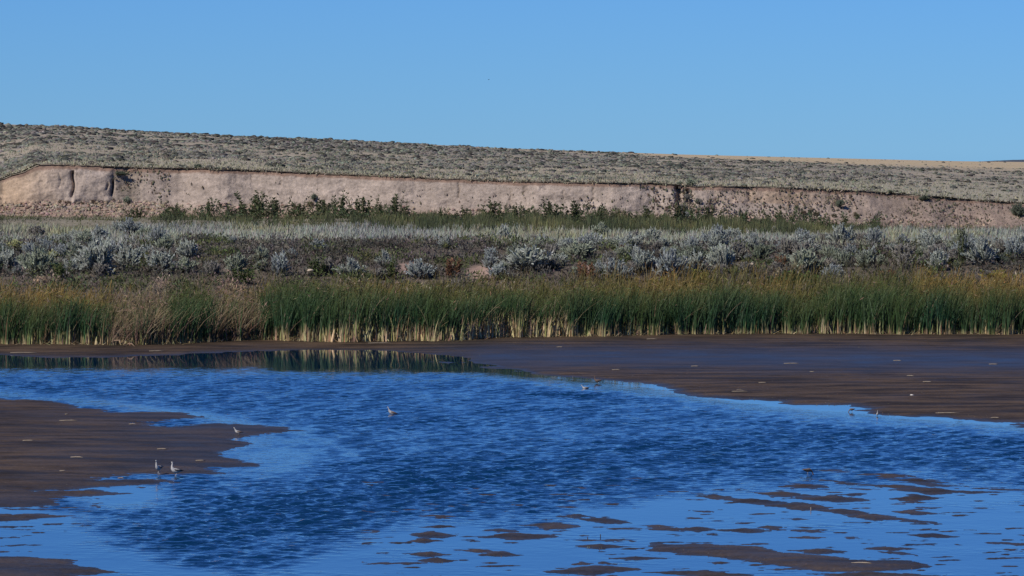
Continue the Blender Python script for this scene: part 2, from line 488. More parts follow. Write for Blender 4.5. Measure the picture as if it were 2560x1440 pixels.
# two slumped slabs standing proud at the left, parted by a crack
def slab(cx, hw, r0, r1, amt):
    u = np.clip(1 - ((PX - cx) / hw) ** 4, 0, 1) ** .6
    rr = (row_ - (r0 + r1) / 2) / ((r1 - r0) / 2)
    v = np.clip(1 - rr ** 4, 0, 1) ** .6
    return amt * np.minimum(u, v)
edge_r = 274 - 2.5 * ((row_ - 462) / 25) ** 2
Yd = Yd - slab(95, 92, 418, 510, .32)
Yd = Yd - slab(228, 49, 422, 506, .42)
crack = np.exp(-((PX - (178 + 2.5 * np.sin(row_ / 9))) / 2.6) ** 2) * np.clip((row_ - 425) / 8, 0, 1) * np.clip((494 - row_) / 8, 0, 1)
Yd = Yd + crack * .7
cr2 = np.exp(-((PX - (145 + 2 * np.sin(row_ / 7))) / 2.2) ** 2) * np.clip((row_ - 428) / 8, 0, 1) * np.clip((480 - row_) / 12, 0, 1)
Yd = Yd + cr2 * .12
cr3 = np.exp(-((PX - (277 + .02 * (row_ - 465) ** 2 * -.12)) / 2.0) ** 2) * np.clip((row_ - 446) / 10, 0, 1) * np.clip((492 - row_) / 10, 0, 1)
Yd = Yd + cr3 * .9
cr4 = np.exp(-((PX - 264 - 2 * np.sin(row_ / 6)) / 1.8) ** 2) * np.clip((row_ - 452) / 8, 0, 1) * np.clip((478 - row_) / 8, 0, 1)
Yd = Yd + cr4 * .35
for (cx, r0, r1, w, a) in [(1146, 455, 500, 2.2, .4), (1277, 470, 525, 2.4, .35), (1310, 462, 490, 3, .4), (1484, 462, 505, 2, .3), (700, 440, 470, 2.5, .2), (1408, 470, 500, 2, .3), (628, 435, 460, 2, .2), (1700, 462, 540, 9, 1.2), (1722, 470, 545, 10, 1.0), (1880, 478, 505, 4, .7), (2110, 480, 520, 5, .5)]:
    Yd = Yd + (a * .45 if a < 1 else a * .8) * np.exp(-((PX - cx - 4 * (fbm(row_ / 7.0, row_ * 0 + cx, 3) - .5) * 2) / (w * .8)) ** 2) * np.clip((row_ - r0) / 8, 0, 1) * np.clip((r1 - row_) / 8, 0, 1)
# undercut below the turf
turf = np.clip((TT - .93) / .035, 0, 1)
under = np.exp(-((TT - .965) / .012) ** 2)
Yd = Yd + .30 * under * fbm(Xw / 1.5, Xw * 0, 57) * np.clip(1.2 - np.abs(PX - 300) / 50 * -1, .4, 1)
blend = np.clip((TT - .95) / .05, 0, 1)
Yd = np.where(TT > .985, dp - .05, Yd * (1 - blend * .0))
Yd[-1] = dp[-1] + .35
YY = yb + Yd
XX = (PX - 1280) / F_PX * yb
ZZ = Zw + .05 * (fbm(Xw / .4, TT * 30, 61) - .5) * (TT < .97)
ZZ[-1] = plateau_z(XX[-1], YY[-1]) + .005
silt = np.array([.37, .305, .255]); warm = np.array([.41, .305, .215]); topsoil = np.array([.24, .165, .125]); rubble = np.array([.30, .225, .175])
cc = mixc(np.broadcast_to(silt, PX.shape + (3,)), warm, np.clip(1.3 - PX / 130, 0, 1) + .9 * np.clip(1 - np.abs(PX - 1950) / 200, 0, 1) * (TT > .6))
cc = mixc(cc, rubble, np.clip(1.1 - TT / .3, 0, 1))
cc = mixc(cc, rubble * .86, np.clip((PX - 1750) / 900, 0, .8))
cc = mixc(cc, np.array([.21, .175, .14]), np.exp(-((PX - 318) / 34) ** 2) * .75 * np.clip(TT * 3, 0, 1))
cc = mixc(cc, topsoil, np.clip((TT - .9 + .05 * fbm(Xw / .8, Xw * 0, 71)) / .04, 0, 1))
cc = cc * (1 + .5 * (fbm(Xw / .9, Zw / .5, 73)[..., None] - .5)) * (1 + .5 * (fbm(Xw / .2, Zw / .12, 75)[..., None] - .5)) * (1 + .35 * (fbm(Xw / 5, Zw / 1.5, 79)[..., None] - .5))
cc[-1] = np.array([.30, .28, .21]); cc[-2] = np.array([.29, .25, .19]); cc[-3] = np.array([.25, .20, .15])
# grass-grown left end
cc = mixc(cc, np.array([.10, .11, .07]), np.clip(-PX / 30, 0, 1))
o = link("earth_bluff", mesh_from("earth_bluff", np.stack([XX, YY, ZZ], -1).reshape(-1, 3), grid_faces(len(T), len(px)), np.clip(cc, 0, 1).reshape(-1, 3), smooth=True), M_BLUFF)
tag(o, "long eroded pinkish tan earth bluff standing behind the sagebrush terrace", "bluff", kind='structure')
del o['category']

# ------------------------------------------------------------------ mudflats and water
polys = {
 "shore": [(-900, 700), (3400, 700), (3400, 1078), (2900, 1068), (2560, 1057), (2480, 1055), (2400, 1050), (2340, 1043), (2290, 1042), (2200, 1038), (2165, 1031), (2110, 1026), (2060, 1023), (2120, 1027), (2192, 1022), (2145, 1017), (2135, 1012), (2060, 1013), (1968, 1014), (1962, 1006), (1870, 1000), (1760, 995), (1690, 983), (1680, 975), (1640, 962), (1500, 949), (1330, 937), (1300, 926), (1180, 905), (1150, 893), (1060, 884), (940, 877), (760, 876), (640, 879), (520, 883), (400, 889), (300, 893), (150, 895), (0, 887), (-900, 880)],
 "spit": [(-900, 990), (0, 998), (118, 1000), (168, 1007), (208, 1019), (255, 1022), (286, 1029), (380, 1029), (447, 1031), (516, 1044), (420, 1052), (366, 1062), (433, 1067), (487, 1059), (551, 1057), (601, 1062), (692, 1067), (758, 1075), (625, 1089), (571, 1101), (638, 1108), (598, 1116), (538, 1133), (612, 1153), (655, 1163), (521, 1172), (585, 1182), (420, 1188), (346, 1186), (228, 1198), (292, 1200), (370, 1197), (476, 1203), (396, 1208), (276, 1217), (94, 1228), (215, 1225), (335, 1233), (235, 1239), (161, 1242), (144, 1256), (152, 1264), (0, 1269), (-900, 1280)],
 "low": [(-900, 1386), (90, 1393), (190, 1402), (180, 1410), (250, 1422), (284, 1431), (190, 1438), (150, 1460), (-900, 1500)],
 "bar": [(1630, 1358), (1700, 1361), (1794, 1361), (1908, 1367), (1932, 1380), (1999, 1383), (2060, 1388), (2144, 1400), (2271, 1400), (2342, 1417), (2260, 1424), (2170, 1430), (2036, 1428), (1960, 1416), (1888, 1405), (1790, 1393), (1700, 1386), (1620, 1376)],
}
lenses = [  # centre, half width, half height, tilt, in photograph pixels
 (1103, 1292, 42, 5, .04), (1090, 1317, 47, 5, 0), (1080, 1337, 60, 8, .02), (1052, 1352, 46, 7, -.02), (1292, 1341, 100, 10, 0), (1253, 1326, 42, 4, .05),
 (1382, 1314, 64, 9, .02), (1440, 1291, 62, 5, .02), (1515, 1302, 68, 8, .07), (1645, 1316, 50, 4, .05), (1690, 1324, 70, 5, .03), (1190, 1377, 62, 5, .05), (1252, 1386, 56, 7, 0),
 (1070, 1386, 60, 8, .02), (1092, 1402, 50, 7, -.03), (1500, 1367, 68, 7, 0), (1533, 1351, 36, 3, 0), (1592, 1396, 72, 5, 0), (1480, 1427, 118, 12, -.03), (1665, 1378, 52, 4, .06),
 (1456, 1409, 22, 4, 0), (1515, 1408, 28, 5, 0), (1457, 1221, 15, 2.4, 0), (1612, 1197, 56, 2.6, .03), (935, 1329, 25, 2, 0), (963, 1384, 17, 2, 0), (1180, 1341, 30, 1.8, 0),
 (2068, 1176, 52, 3, .03), (2215, 1189, 80, 6, .05), (2300, 1203, 70, 7, .06), (2110, 1206, 90, 3.2, .12), (2240, 1216, 110, 5, .05), (2330, 1228, 110, 8, .03), (2290, 1246, 62, 9, -.02), (2440, 1231, 75, 4, 0), (2330, 1212, 70, 4, .06),
 (2010, 1215, 70, 6, .02), (2150, 1222, 40, 2, .04), (1960, 1236, 78, 8, .05), (2085, 1247, 100, 8, .02), (2140, 1237, 42, 4, -.04), (1790, 1243, 62, 5, .06), (1895, 1254, 90, 7, .05), (2000, 1267, 75, 9, .05),
 (2110, 1280, 80, 7, .08), (2190, 1294, 72, 8, .06), (2290, 1303, 62, 4, .06), (2337, 1308, 14, 3, .1), (2290, 1282, 66, 5, .08), (1990, 1298, 36, 3, .06), (1760, 1278, 38, 2.2, .05), (1795, 1304, 20, 1.6, 0),
 (1745, 1324, 52, 6, 0), (1860, 1326, 82, 5, .02), (1930, 1320, 40, 5, 0), (2030, 1329, 52, 4, .04), (2025, 1344, 52, 3, 0), (2330, 1339, 66, 6, .03), (2325, 1322, 20, 2, 0), (2540, 1361, 56, 4.5, .03), (2540, 1376, 42, 2.5, .03),
 (2052, 1378, 76, 7, .03), (2222, 1372, 62, 5, .02), (2245, 1384, 52, 4, .1), (1790, 1408, 26, 4, 0), (1760, 1434, 130, 8, .03), (2190, 1437, 160, 7, .01), (1900, 1361, 34, 2, .05), (2135, 1347, 25, 1.3, 0), (2170, 1360, 10, 1.5, 0), (1845, 1223, 22, 1.6, .03), (1760, 1235, 30, 1.6, .1), (2420, 1287, 14, 2, 0), (2440, 1325, 16, 1.2, 0), (2405, 1361, 12, 2, .1), (2560, 1063, 40, 3, 0), (2590, 1068, 60, 4, 0),
 (255, 1248, 28, 1.6, .01), (238, 1264, 15, 2, 0), (60, 1292, 120, 8, -.02), (-60, 1300, 120, 10, 0), (50, 1273, 100, 1.8, 0), (60, 1324, 60, 1.4, 0), (30, 1345, 30, 1.5, 0), (40, 1363, 60, 2, 0), (0, 1378, 60, 2, 0), (225, 1278, 22, 1.5, 0), (345, 1220, 12, 2.4, 0), (200, 1310, 40, 1.3, 0),
 (2135, 1027, 15, 1.5, 0), (696, 1108, 14, 1, 0), (1250, 919, 60, 4, .06), (1110, 906, 46, 1.2, 0), (1330, 929, 50, 2, 0),
]
def poly_sd(P, X, Y, ys=7.0):       # signed distance (positive inside), rows weighted ys times
    P = np.array(P, float); n = len(P)
    inside = np.zeros(X.shape, bool); d2 = np.full(X.shape, 1e12)
    for i in range(n):
        x0, y0 = P[i]; x1, y1 = P[(i + 1) % n]
        cond = ((y0 > Y) != (y1 > Y))
        with np.errstate(divide='ignore', invalid='ignore'):
            xi = (x1 - x0) * (Y - y0) / ((y1 - y0) if y1 != y0 else 1e-9) + x0
        inside ^= cond & (X < xi)
        ex, ey = x1 - x0, (y1 - y0) * ys
        qx, qy = X - x0, (Y - y0) * ys
        t = np.clip((qx * ex + qy * ey) / (ex * ex + ey * ey + 1e-9), 0, 1)
        d2 = np.minimum(d2, (qx - t * ex) ** 2 + (qy - t * ey) ** 2)
    d = np.sqrt(d2) / ys
    return np.where(inside, d, -d)
pxs = np.concatenate([np.arange(-640, -60, 10.0), np.arange(-60, 2620, 4.4), np.arange(2620, 3160, 10.0)])
rows = np.arange(832, 1476, 1.4)
PX, RW = np.meshgrid(pxs, rows)
XX = None
YY = ray_y(RW, 0.0); XX = px_x(PX, YY)
wx = PX + 60 * (fbm(PX / 55, RW / 4.0, 81, 4, .6) - .5)
wy = RW + 8.0 * (fbm(PX / 60, RW / 6.0, 83, 4, .6) - .5) * np.clip((RW - 860) / 60, .25, 1)
best = np.full(PX.shape, -50.0); ident = np.zeros(PX.shape, int)
for k, (nm, P) in enumerate(polys.items()):
    d = poly_sd(P, wx, wy)
    ident = np.where(d > best, k, ident); best = np.maximum(best, d)
for k, (cx, cy, hw, hh, ti) in enumerate(lenses):
    m = (np.abs(RW - cy) < hh + 22) & (np.abs(PX - cx) < hw + 130)
    dx = wx[m] - cx; dy = wy[m] - cy - ti * dx
    d = hh * (np.clip(1 - np.abs(dx / (hw * 1.12)), -3, 1) ** 1.0 * 1.08 - np.abs(dy / hh)) * .9
    b = best[m]; idn = ident[m]
    idn = np.where(d > b, k + 10, idn); b = np.maximum(b, d)
    best[m] = b; ident[m] = idn
fil = (fbm(PX / 90 + RW / 9.0, RW / 3.6, 401, 3) - .735) * 30 * ((PX > 900) | ((PX < 260) & (RW > 1230))) * (RW > 1205)
lag = (fil > best) & (best < 0) & (RW > 1205) & ((PX > 900) | ((PX < 260) & (RW > 1230)))
ident = np.where(lag, 999, ident); best = np.where(lag, np.minimum(fil, 2), best)
H = np.where(best > 0, .0055 * np.minimum(best, 6) + .0006 * np.clip(best - 6, 0, 40), .006 * np.maximum(best, -12))
H = H + (fbm(PX / 14, RW / 2.2, 87, 4, .65) - .5) * .024 * np.clip(best / 4 + .9, 0, 1) 
deep_shore = np.clip((best - 3) / 10, 0, 1)
H = H + deep_shore * (.012 + (fbm(PX / 60, RW / 4, 89, 3) - .5) * .012)
H = np.where((RW < 900) & (PX > 560) & (PX < 1200), H - .006 * np.clip((RW - 868) / 5, 0, 1), H)
keep = (H[:-1, :-1] > -.03) | (H[1:, :-1] > -.03) | (H[:-1, 1:] > -.03) | (H[1:, 1:] > -.03)
idf = ident[:-1, :-1]
wet = np.clip(1.15 - best / 5.0, 0, 1) * .8                       # margins stay wet
wet = np.maximum(wet, np.exp(-((RW - 900 - (PX - 1900) * .01) / 34) ** 2) * np.clip((PX - 900) / 300, 0, 1) * .8)
wet = np.maximum(wet, .45 * np.clip((RW - 1200) / 60, 0, 1))
wet = np.maximum(wet, .55 * ((RW > 990) & (PX < 800)) * np.clip((PX + 100) / 700, 0, 1))
wet = np.clip(wet + .5 * (fbm(PX / 90, RW / 3.5, 91, 3) - .5), 0, 1)
Vall = np.stack([XX, YY, H], -1).reshape(-1, 3)
nc = len(pxs)
allQ = grid_faces(len(rows), nc)
kf = keep.reshape(-1); idf = idf.reshape(-1); wf = wet.reshape(-1)
def mud_piece(name, sel):
    Q = allQ[sel & kf]
    if len(Q) == 0: return None
    u, inv = np.unique(Q, return_inverse=True)
    o = link(name, mesh_from(name, Vall[u], inv.reshape(-1, 4), attrs={"wet": wf[u]}, smooth=True), M_MUD)
    return tag(o, kind='structure')
mud_piece("mudflat", idf == 0)
mud_piece("mud_spit", (idf == 1))
mud_piece("mud_bank", (idf == 2))
mud_piece("mud_bar", (idf == 3))
mud_piece("mud_shoals", idf >= 10)
def mud_h(pxv, rw):
    j = int(np.argmin(abs(pxs - pxv))); i = int(np.argmin(abs(rows - rw)))
    return max(float(H[i, j]), 0.0)

# lake bed and water
Yfine = np.arange(79.0, 168.0, .105)
Yall = np.concatenate([np.geomspace(6, 78.5, 24), Yfine, np.linspace(168.5, 184, 12)])
pxw = np.concatenate([np.arange(-1600, -150, 60.0), np.arange(-150, 2711, 12.0), np.arange(2760, 4200, 60.0)])
PX, YY = np.meshgrid(pxw, Yall)
RW = HORIZON + CAM_H * F_PX / YY
XX = px_x(PX, YY)
rp = np.full(PX.shape, .62)
# calm strip in the lee of the reeds, carrying their reflection
shore_row = I(PX, [(0, 911), (400, 911), (900, 915), (1200, 924), (1500, 955), (1700, 985), (2000, 1020), (2560, 1062)])
rp = rp * np.clip((RW - shore_row + 14 * (fbm(PX / 90, RW / 12, 99, 3) - .5)) / I(PX, [(0, 34), (1200, 40), (1700, 45), (2560, 45)]), .015, 1)
# calm lagoon in front, broken by shoals
patch = fbm(PX / 260, RW / 30, 95, 3)
calm = np.clip((RW - I(PX, [(0, 1190), (200, 1270), (330, 1330), (600, 1420), (950, 1310), (1050, 1280), (1400, 1270), (1600, 1215), (1850, 1185), (2300, 1160), (2500, 1190), (2700, 1230)]) + 50 * (patch - .5)) / 55, 0, 1)
calm = np.maximum(calm, np.clip(1.2 - ((PX - 650) / 190) ** 2 - ((RW - 1140) / 70) ** 2, 0, 1) * .75)
calm = np.maximum(calm, np.clip(1.2 - ((PX - 300) / 150) ** 2 - ((RW - 1240) / 40) ** 2, 0, 1))
calm = np.maximum(calm, np.clip(1 - np.abs(RW - I(PX, [(0, 985), (250, 1005), (500, 1040), (760, 1085), (900, 1140)])) / 22, 0, 1) * (PX < 900) * .8)
calm = np.clip(calm * (.6 + .7 * patch), 0, 1)
rp = rp * (1 - calm * .93)
gust = np.exp(-((RW - I(PX, [(200, 1330), (500, 1320), (800, 1260), (1200, 1190), (1700, 1130), (2500, 1110)])) / 55) ** 2) * np.clip((PX - 250) / 200, 0, 1) * I(PX, [(0, 1), (900, 1), (1400, .6), (2500, .4)])
rp = rp * (1 + .9 * gust)
streak = np.exp(-((RW - I(PX, [(1200, 975), (1500, 992), (1900, 1015), (2300, 1045)])) / 9) ** 2) * np.clip((PX - 1150) / 200, 0, 1) * np.clip((2000 - PX) / 300, 0, 1)
rp = rp * (1 + .8 * streak)
rp = rp * (.75 + .5 * fbm(PX / 180, RW / 14, 97, 3))
fine = ((PX > -160) & (PX < 2715) & (YY > 78.8) & (YY < 168.2)).astype(float)
wv = np.zeros_like(XX); gw = np.random.default_rng(77)
for k in range(40):
    lam = gw.uniform(.27, .58); th = gw.normal(.1, .72); q = 2 * math.pi / lam
    ph_ = gw.uniform(0, 6.28) + 3.0 * noise(XX / 7.0 + k * 9.1, YY / 9.0, 300 + k)
    wv += (.047 / q) * np.sin(q * (XX * math.sin(th) + YY * math.cos(th)) + ph_)
grp = .75 + .5 * fbm(XX / 3.5, YY / 5.0, 350, 3)
ZW = wv * np.clip(rp * 1.15 - .13, 0, 1.4) * 1.25 * grp * fine
o = link("lake_water", mesh_from("lake_water", np.stack([XX, YY, ZW], -1).reshape(-1, 3), grid_faces(len(Yall), len(pxw)), attrs={"ripple": rp}, smooth=True), M_WATER)
tag(o, kind='structure')
me = mesh_from("lake_bed", np.array([[-120, 8, -.5], [120, 8, -.5], [120, 190, -.5], [-120, 190, -.5]], float), np.array([[0, 1, 2, 3]]), attrs={"wet": [1, 1, 1, 1]})
tag(link("lake_bed", me, M_MUD), kind='structure')

# ------------------------------------------------------------------ reeds
def jit(c, n, a=.2):
    c = np.asarray(c, float)
    k = 1 + rng.uniform(-a, a, (n, 1)); h = 1 + rng.uniform(-a * .4, a * .4, (n, 3))
    return np.clip(np.broadcast_to(c, (n, 3)) * k * h, 0, 1)
GREEN = np.array([.015, .056, .028]); OLIVE = np.array([.070, .100, .024]); GOLD = np.array([.30, .185, .05]); STRAW = np.array([.36, .29, .15])
PALE = np.array([.52, .43, .23]); PINK = np.array([.46, .28, .18]); BROWN = np.array([.15, .105, .07]); PURPLE = np.array([.11, .085, .085])
dead_x = [(0, .1), (240, .15), (285, .85), (410, .85), (430, .1), (510, .1), (535, .8), (640, .8), (665, .03), (1150, .04), (1250, .12), (1420, .12), (1450, .03), (2560, .03)]
pale_h = [(0, .04), (60, .10), (150, .14), (330, .16), (420, .12), (520, .07), (640, .06), (700, .14), (830, .22), (1140, .22), (1180, .36), (1400, .34), (1440, .15), (1660, .11), (1740, .07), (2020, .09), (2040, .24), (2080, .18), (2130, .09), (2560, .08)]
height_x = [(-500, 1.5), (0, 1.48), (200, 1.5), (300, 1.35), (400, 1.45), (520, 1.62), (600, 1.35), (680, 1.68), (860, 1.75), (1100, 1.65), (1200, 1.5), (1400, 1.5), (1500, 1.62), (1700, 1.55), (1800, 1.62), (2000, 1.45), (2200, 1.65), (2560, 1.55), (3100, 1.6)]
gold_x = [(-500, .9), (0, .9), (180, .9), (330, .5), (430, .15), (520, .2), (560, .7), (650, .4), (700, .1), (860, .35), (950, .5), (1150, .3), (1400, .35), (1560, .5), (1650, .8), (1720, .6), (1800, .3), (1950, .55), (2050, .3), (2250, .2), (2340, .8), (2560, .95), (3100, .9)]
def reeds(b, n, d0, d1, back):
    pxv = rng.uniform(-420, 2980, n)
    d = d0 + (d1 - d0) * rng.uniform(0, 1, n) ** (1.3 if not back else 1.0)
    clump = noise(pxv / 22, d / .8, 101)
    kf_ = rng.uniform(0, 1, n) < .35 + .9 * clump
    pxv = pxv[kf_]; d = d[kf_]; n = len(d)
    yr = reed_y(pxv)
    Y = yr + d + 1.5 * (fbm(pxv / 24, 0 * pxv, 103, 3) - .5) * np.clip(1.5 - d / 3, .3, 1); X = px_x(pxv, Y)
    Z = terrace_z(X, Y) - .03
    deep = np.clip(d / 11.0, 0, 1)
    hh = 1.12 * I(pxv, height_x) * rng.uniform(.68, 1.08, n) * (.82 + .34 * noise(pxv / 45, d / 2, 105))
    dead = rng.uniform(0, 1, n) < I(pxv, dead_x)
    gold = np.clip(I(pxv, gold_x) * (.0 + 1.5 * deep) + .35 * (fbm(pxv / 50, d / 3, 107) - .5), 0, 1)
    gm = noise(pxv / 90, d / 4, 109)[:, None]
    c_mid = jit(GREEN, n, .35) * (1 - gm * .45) + jit(OLIVE, n, .3) * gm * .45
    c_mid = mixc(c_mid, jit(GOLD * .8, n, .3), gold * .38)
    c_tip = mixc(mixc(jit(OLIVE, n), c_mid, .4), jit(GOLD, n, .3), np.clip(gold * 1.05, 0, 1))
    c_base = np.where(rng.uniform(0, 1, (n, 1)) < .6, jit(PALE, n, .3), np.where(rng.uniform(0, 1, (n, 1)) < .5, jit(PINK, n, .3), jit([.25, .28, .1], n, .3)))
    brown = jit(BROWN, n, .4)
    c_mid = np.where(dead[:, None], brown, c_mid); c_tip = np.where(dead[:, None], jit(STRAW * .75, n, .3), c_tip)
    c_base = np.where(dead[:, None], jit(STRAW * .6, n, .4), c_base)
    ph = np.clip(I(pxv, pale_h) * rng.uniform(.5, 1.5, n), .03, .6)
    lean = np.stack([rng.normal(.10, .16, n), rng.normal(0, .14, n)], -1) * hh[:, None]
    lean[dead] *= 1.9; hh = np.where(dead, hh * rng.uniform(.7, 1.0, n), hh)
    yaw = rng.uniform(-1.1, 1.1, n)
    w = rng.uniform(.024, .046, n)
    # group blades in three classes by height of their pale foot
    for lo, hi, tt in ((0, .1, .06), (.1, .2, .15), (.2, .3, .25), (.3, .7, .37)):
        m = (ph >= lo) & (ph < hi)
        b.ribbons(np.stack([X, Y, Z], -1)[m], hh[m], w[m], lean[m], yaw[m], [c_base[m], c_base[m], c_mid[m], c_mid[m] * .85 + c_tip[m] * .15, c_tip[m]], [0, tt, tt + .13, .72, 1.0], segs=5, bend=2.0, droop=.06)
b = Batch(); reeds(b, 27000, 0, 3.5, False); reeds(b, 32000, 2.5, 13.0, True)
n = 16000; pxv = rng.uniform(-420, 2980, n); d = 10.5 * rng.uniform(0, 1, n) ** 1.2; Y = reed_y(pxv) + d; X = px_x(pxv, Y)
top = 1.1 * I(pxv, height_x) * (.85 + .3 * noise(pxv / 45, d / 2, 105)); fr = rng.uniform(.25, 1.0, n) ** .7
D = np.stack([rng.normal(.25, .7, n), rng.normal(0, .5, n), rng.normal(.15, .6, n)], -1); D /= np.linalg.norm(D, axis=1)[:, None]
gold = np.clip(I(pxv, gold_x) * 1.4 * d / 11 * fr, 0, 1); dead = rng.uniform(0, 1, n) < I(pxv, dead_x) * .8 + .06
C = mixc(mixc(jit(GREEN * 1.1, n, .4), jit(OLIVE * 1.1, n, .4), np.clip(fr * fr * .9, 0, 1)), jit(GOLD, n, .35), gold)
C = np.where(dead[:, None], jit(BROWN * 1.5, n, .4), C)
b.leaves(np.stack([X, Y, terrace_z(X, Y) + top * fr], -1), D, rng.uniform(.12, .34, n), rng.uniform(.018, .034, n), C)
o = link("cattail_reeds", b.mesh("cattail_reeds"), M_REED)
tag(o, kind='stuff')
# stout pale culms along the waterside edge
b = Batch()
pxv = rng.uniform(-420, 2980, 2600)
ph = I(pxv, pale_h)
m = rng.uniform(0, 1, len(pxv)) < np.clip(ph * 2.8, .05, 1) * np.clip(.2 + 1.3 * noise(pxv / 18, 0 * pxv, 106), 0, 1); pxv = pxv[m]; ph = ph[m]; n = len(pxv)
Y = reed_y(pxv) + 1.5 * (fbm(pxv / 24, 0 * pxv, 103, 3) - .5) + rng.uniform(-.2, 1.0, n); X = px_x(pxv, Y); P = np.stack([X, Y, terrace_z(X, Y) - .03], -1)
hh = ph * I(pxv, height_x) * rng.uniform(.5, 1.7, n)
c0 = np.where(rng.uniform(0, 1, (n, 1)) < .7, jit(PALE * 1.1, n, .25), jit(PINK, n, .25)); c1 = np.where(rng.uniform(0, 1, (n, 1)) < .4, jit([.20, .24, .09], n), c0 * .75)
b.ribbons(P, hh, rng.uniform(.03, .085, n), np.stack([rng.normal(.02, .09, n), rng.normal(0, .05, n)], -1), rng.uniform(-.7, .7, n), [c0, c0, c1], [0, .6, 1], segs=3, taper=.6)
# litter of broken blades at their feet
n = 2600; pxv = rng.uniform(-420, 2980, n); Y = reed_y(pxv) + rng.normal(.1, .45, n); X = px_x(pxv, Y)
hh = rng.uniform(.03, .22, n)
b.ribbons(np.stack([X, Y, np.maximum(terrace_z(X, Y), .02)], -1), hh, rng.uniform(.02, .04, n), rng.normal(0, .3, (n, 2)), rng.uniform(0, 3.1, n), [jit(STRAW * .8, n, .4)] * 2, [0, 1], segs=2, bend=1.0)
o = link("dry_reed_culms", b.mesh("dry_reed_culms"), M_REED)
tag(o, kind='stuff')

# ------------------------------------------------------------------ brush on the bank and terrace
def bank_y(row):   # distance at which the bank shows at a photograph row (for planting)
    ys = np.linspace(186, 290, 400); zs = terrace_z(ys * 0.0, ys)
    rr = HORIZON + (CAM_H - zs) * F_PX / ys
    k = np.argsort(rr)
    return float(np.interp(row, rr[k], ys[k]))
def zone(pxv, Y):  # colour of the low brush
    n = len(pxv)
    t = np.clip((Y - 200) / 12, 0, 1)
    dark = jit([.075, .07, .055], n, .35)
    purple = jit([.115, .105, .088], n, .35)
    c = np.where((noise(pxv / 120, Y / 4, 121) > .52)[:, None], dark, purple)
    green = (noise(pxv / 70, Y / 3, 123) > .70) | ((Y < 200) & (noise(pxv / 60, Y * 0, 125) > .42))
    c = np.where(green[:, None], jit([.085, .10, .04], n, .4), c)
    tan = (Y < 199.5) & (noise(pxv / 50, Y / 2, 127) > .62)
    c = np.where(tan[:, None], jit([.27, .21, .15], n, .3), c)
    return c
b = Batch()
bare = [(1205, 684, 34, 16), (1030, 668, 30, 9), (1475, 672, 26, 10), (590, 676, 20, 6)]
def is_bare(pxv, Y):
    rr = HORIZON + (CAM_H - terrace_z(px_x(pxv, Y), Y)) * F_PX / Y
    m = np.zeros(len(pxv), bool)
    for (cx, cr, w, h) in bare: m |= (((pxv - cx) / w) ** 2 + ((rr - cr) / h) ** 2) < 1
    return m
# rounded clumps of small leaves
nc_ = 4600
pxv = rng.uniform(-450, 3000, nc_); Y = rng.uniform(196, 228, nc_); m_ = (Y < 221) | ((pxv > 440) & (pxv < 1260)); pxv = pxv[m_]; Y = Y[m_]; nc_ = len(Y)
m = ~is_bare(pxv, Y); pxv = pxv[m]; Y = Y[m]; nc_ = len(Y)
X = px_x(pxv, Y); Z = terrace_z(X, Y); C = zone(pxv, Y)
R_ = rng.uniform(.22, .5, nc_); Hc = R_ * rng.uniform(.7, 1.3, nc_) * (.6 + .8 * noise(X / 2.5, Y / 2.5, 129))
kk = np.repeat(np.arange(nc_), 24); n = len(kk)
D = rng.normal(0, 1, (n, 3)); D[:, 2] = np.abs(D[:, 2]); D /= np.linalg.norm(D, axis=1)[:, None]
rr_ = rng.uniform(.45, 1.0, n)
P = np.stack([X[kk] + D[:, 0] * R_[kk] * rr_, Y[kk] + D[:, 1] * R_[kk] * rr_, Z[kk] + D[:, 2] * Hc[kk] * rr_], -1)
D2 = D + rng.normal(0, .6, (n, 3)); D2[:, 2] += .3; D2 /= np.linalg.norm(D2, axis=1)[:, None]
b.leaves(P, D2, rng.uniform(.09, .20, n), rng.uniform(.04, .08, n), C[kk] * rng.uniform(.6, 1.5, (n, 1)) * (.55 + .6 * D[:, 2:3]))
# dry grasses along the upper edge of the reeds and between the clumps
n = 16000
pxv = rng.uniform(-450, 3000, n); Y = 191 + 26 * rng.uniform(0, 1, n) ** 2.2
m = ~is_bare(pxv, Y); pxv = pxv[m]; Y = Y[m]; n = len(Y)
X = px_x(pxv, Y); Z = terrace_z(X, Y) - .03
C = zone(pxv, Y) * 1.15
hh = rng.uniform(.2, .5, n) * (.5 + .9 * noise(X / 1.3, Y / 1.3, 129))
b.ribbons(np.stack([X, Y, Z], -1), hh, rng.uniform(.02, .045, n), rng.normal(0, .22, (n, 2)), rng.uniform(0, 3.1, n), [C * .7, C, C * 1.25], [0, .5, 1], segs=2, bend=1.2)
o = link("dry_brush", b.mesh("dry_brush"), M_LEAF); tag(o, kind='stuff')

# silvery low growth on the terrace
b = Batch()
n = 60000
pxv = rng.uniform(-450, 3000, n); ymax = I(pxv, [(0, 262), (2050, 266), (2250, 298), (3000, 298)]) + 14 * (noise(pxv / 60, 0 * pxv, 132) - .5); Y = 214 + (ymax - 214) * rng.uniform(0, 1, n) ** 1.2; X = px_x(pxv, Y)
edge = 216 + 10 * ((pxv > 470) & (pxv < 1230)) + 5 * noise(pxv / 70, 0 * pxv, 131); m = Y > edge; X = X[m]; Y = Y[m]; pxv = pxv[m]; n = len(X)
Z = terrace_z(X, Y) - .03
sil = jit([.27, .285, .235], n, .35); yg = jit([.27, .27, .15], n, .35); bl = jit([.235, .25, .235], n, .35)
u = fbm(pxv / 160, Y / 14, 133); C = mixc(mixc(sil, bl, np.clip((u - .5) * 4, 0, 1)), yg, np.clip((.46 - u) * 5, 0, 1) * .8)
far = np.clip((Y - 262) / 24, 0, 1) * (noise(pxv / 80, 0 * pxv, 135) * .9 + .1); C = C * 1.0
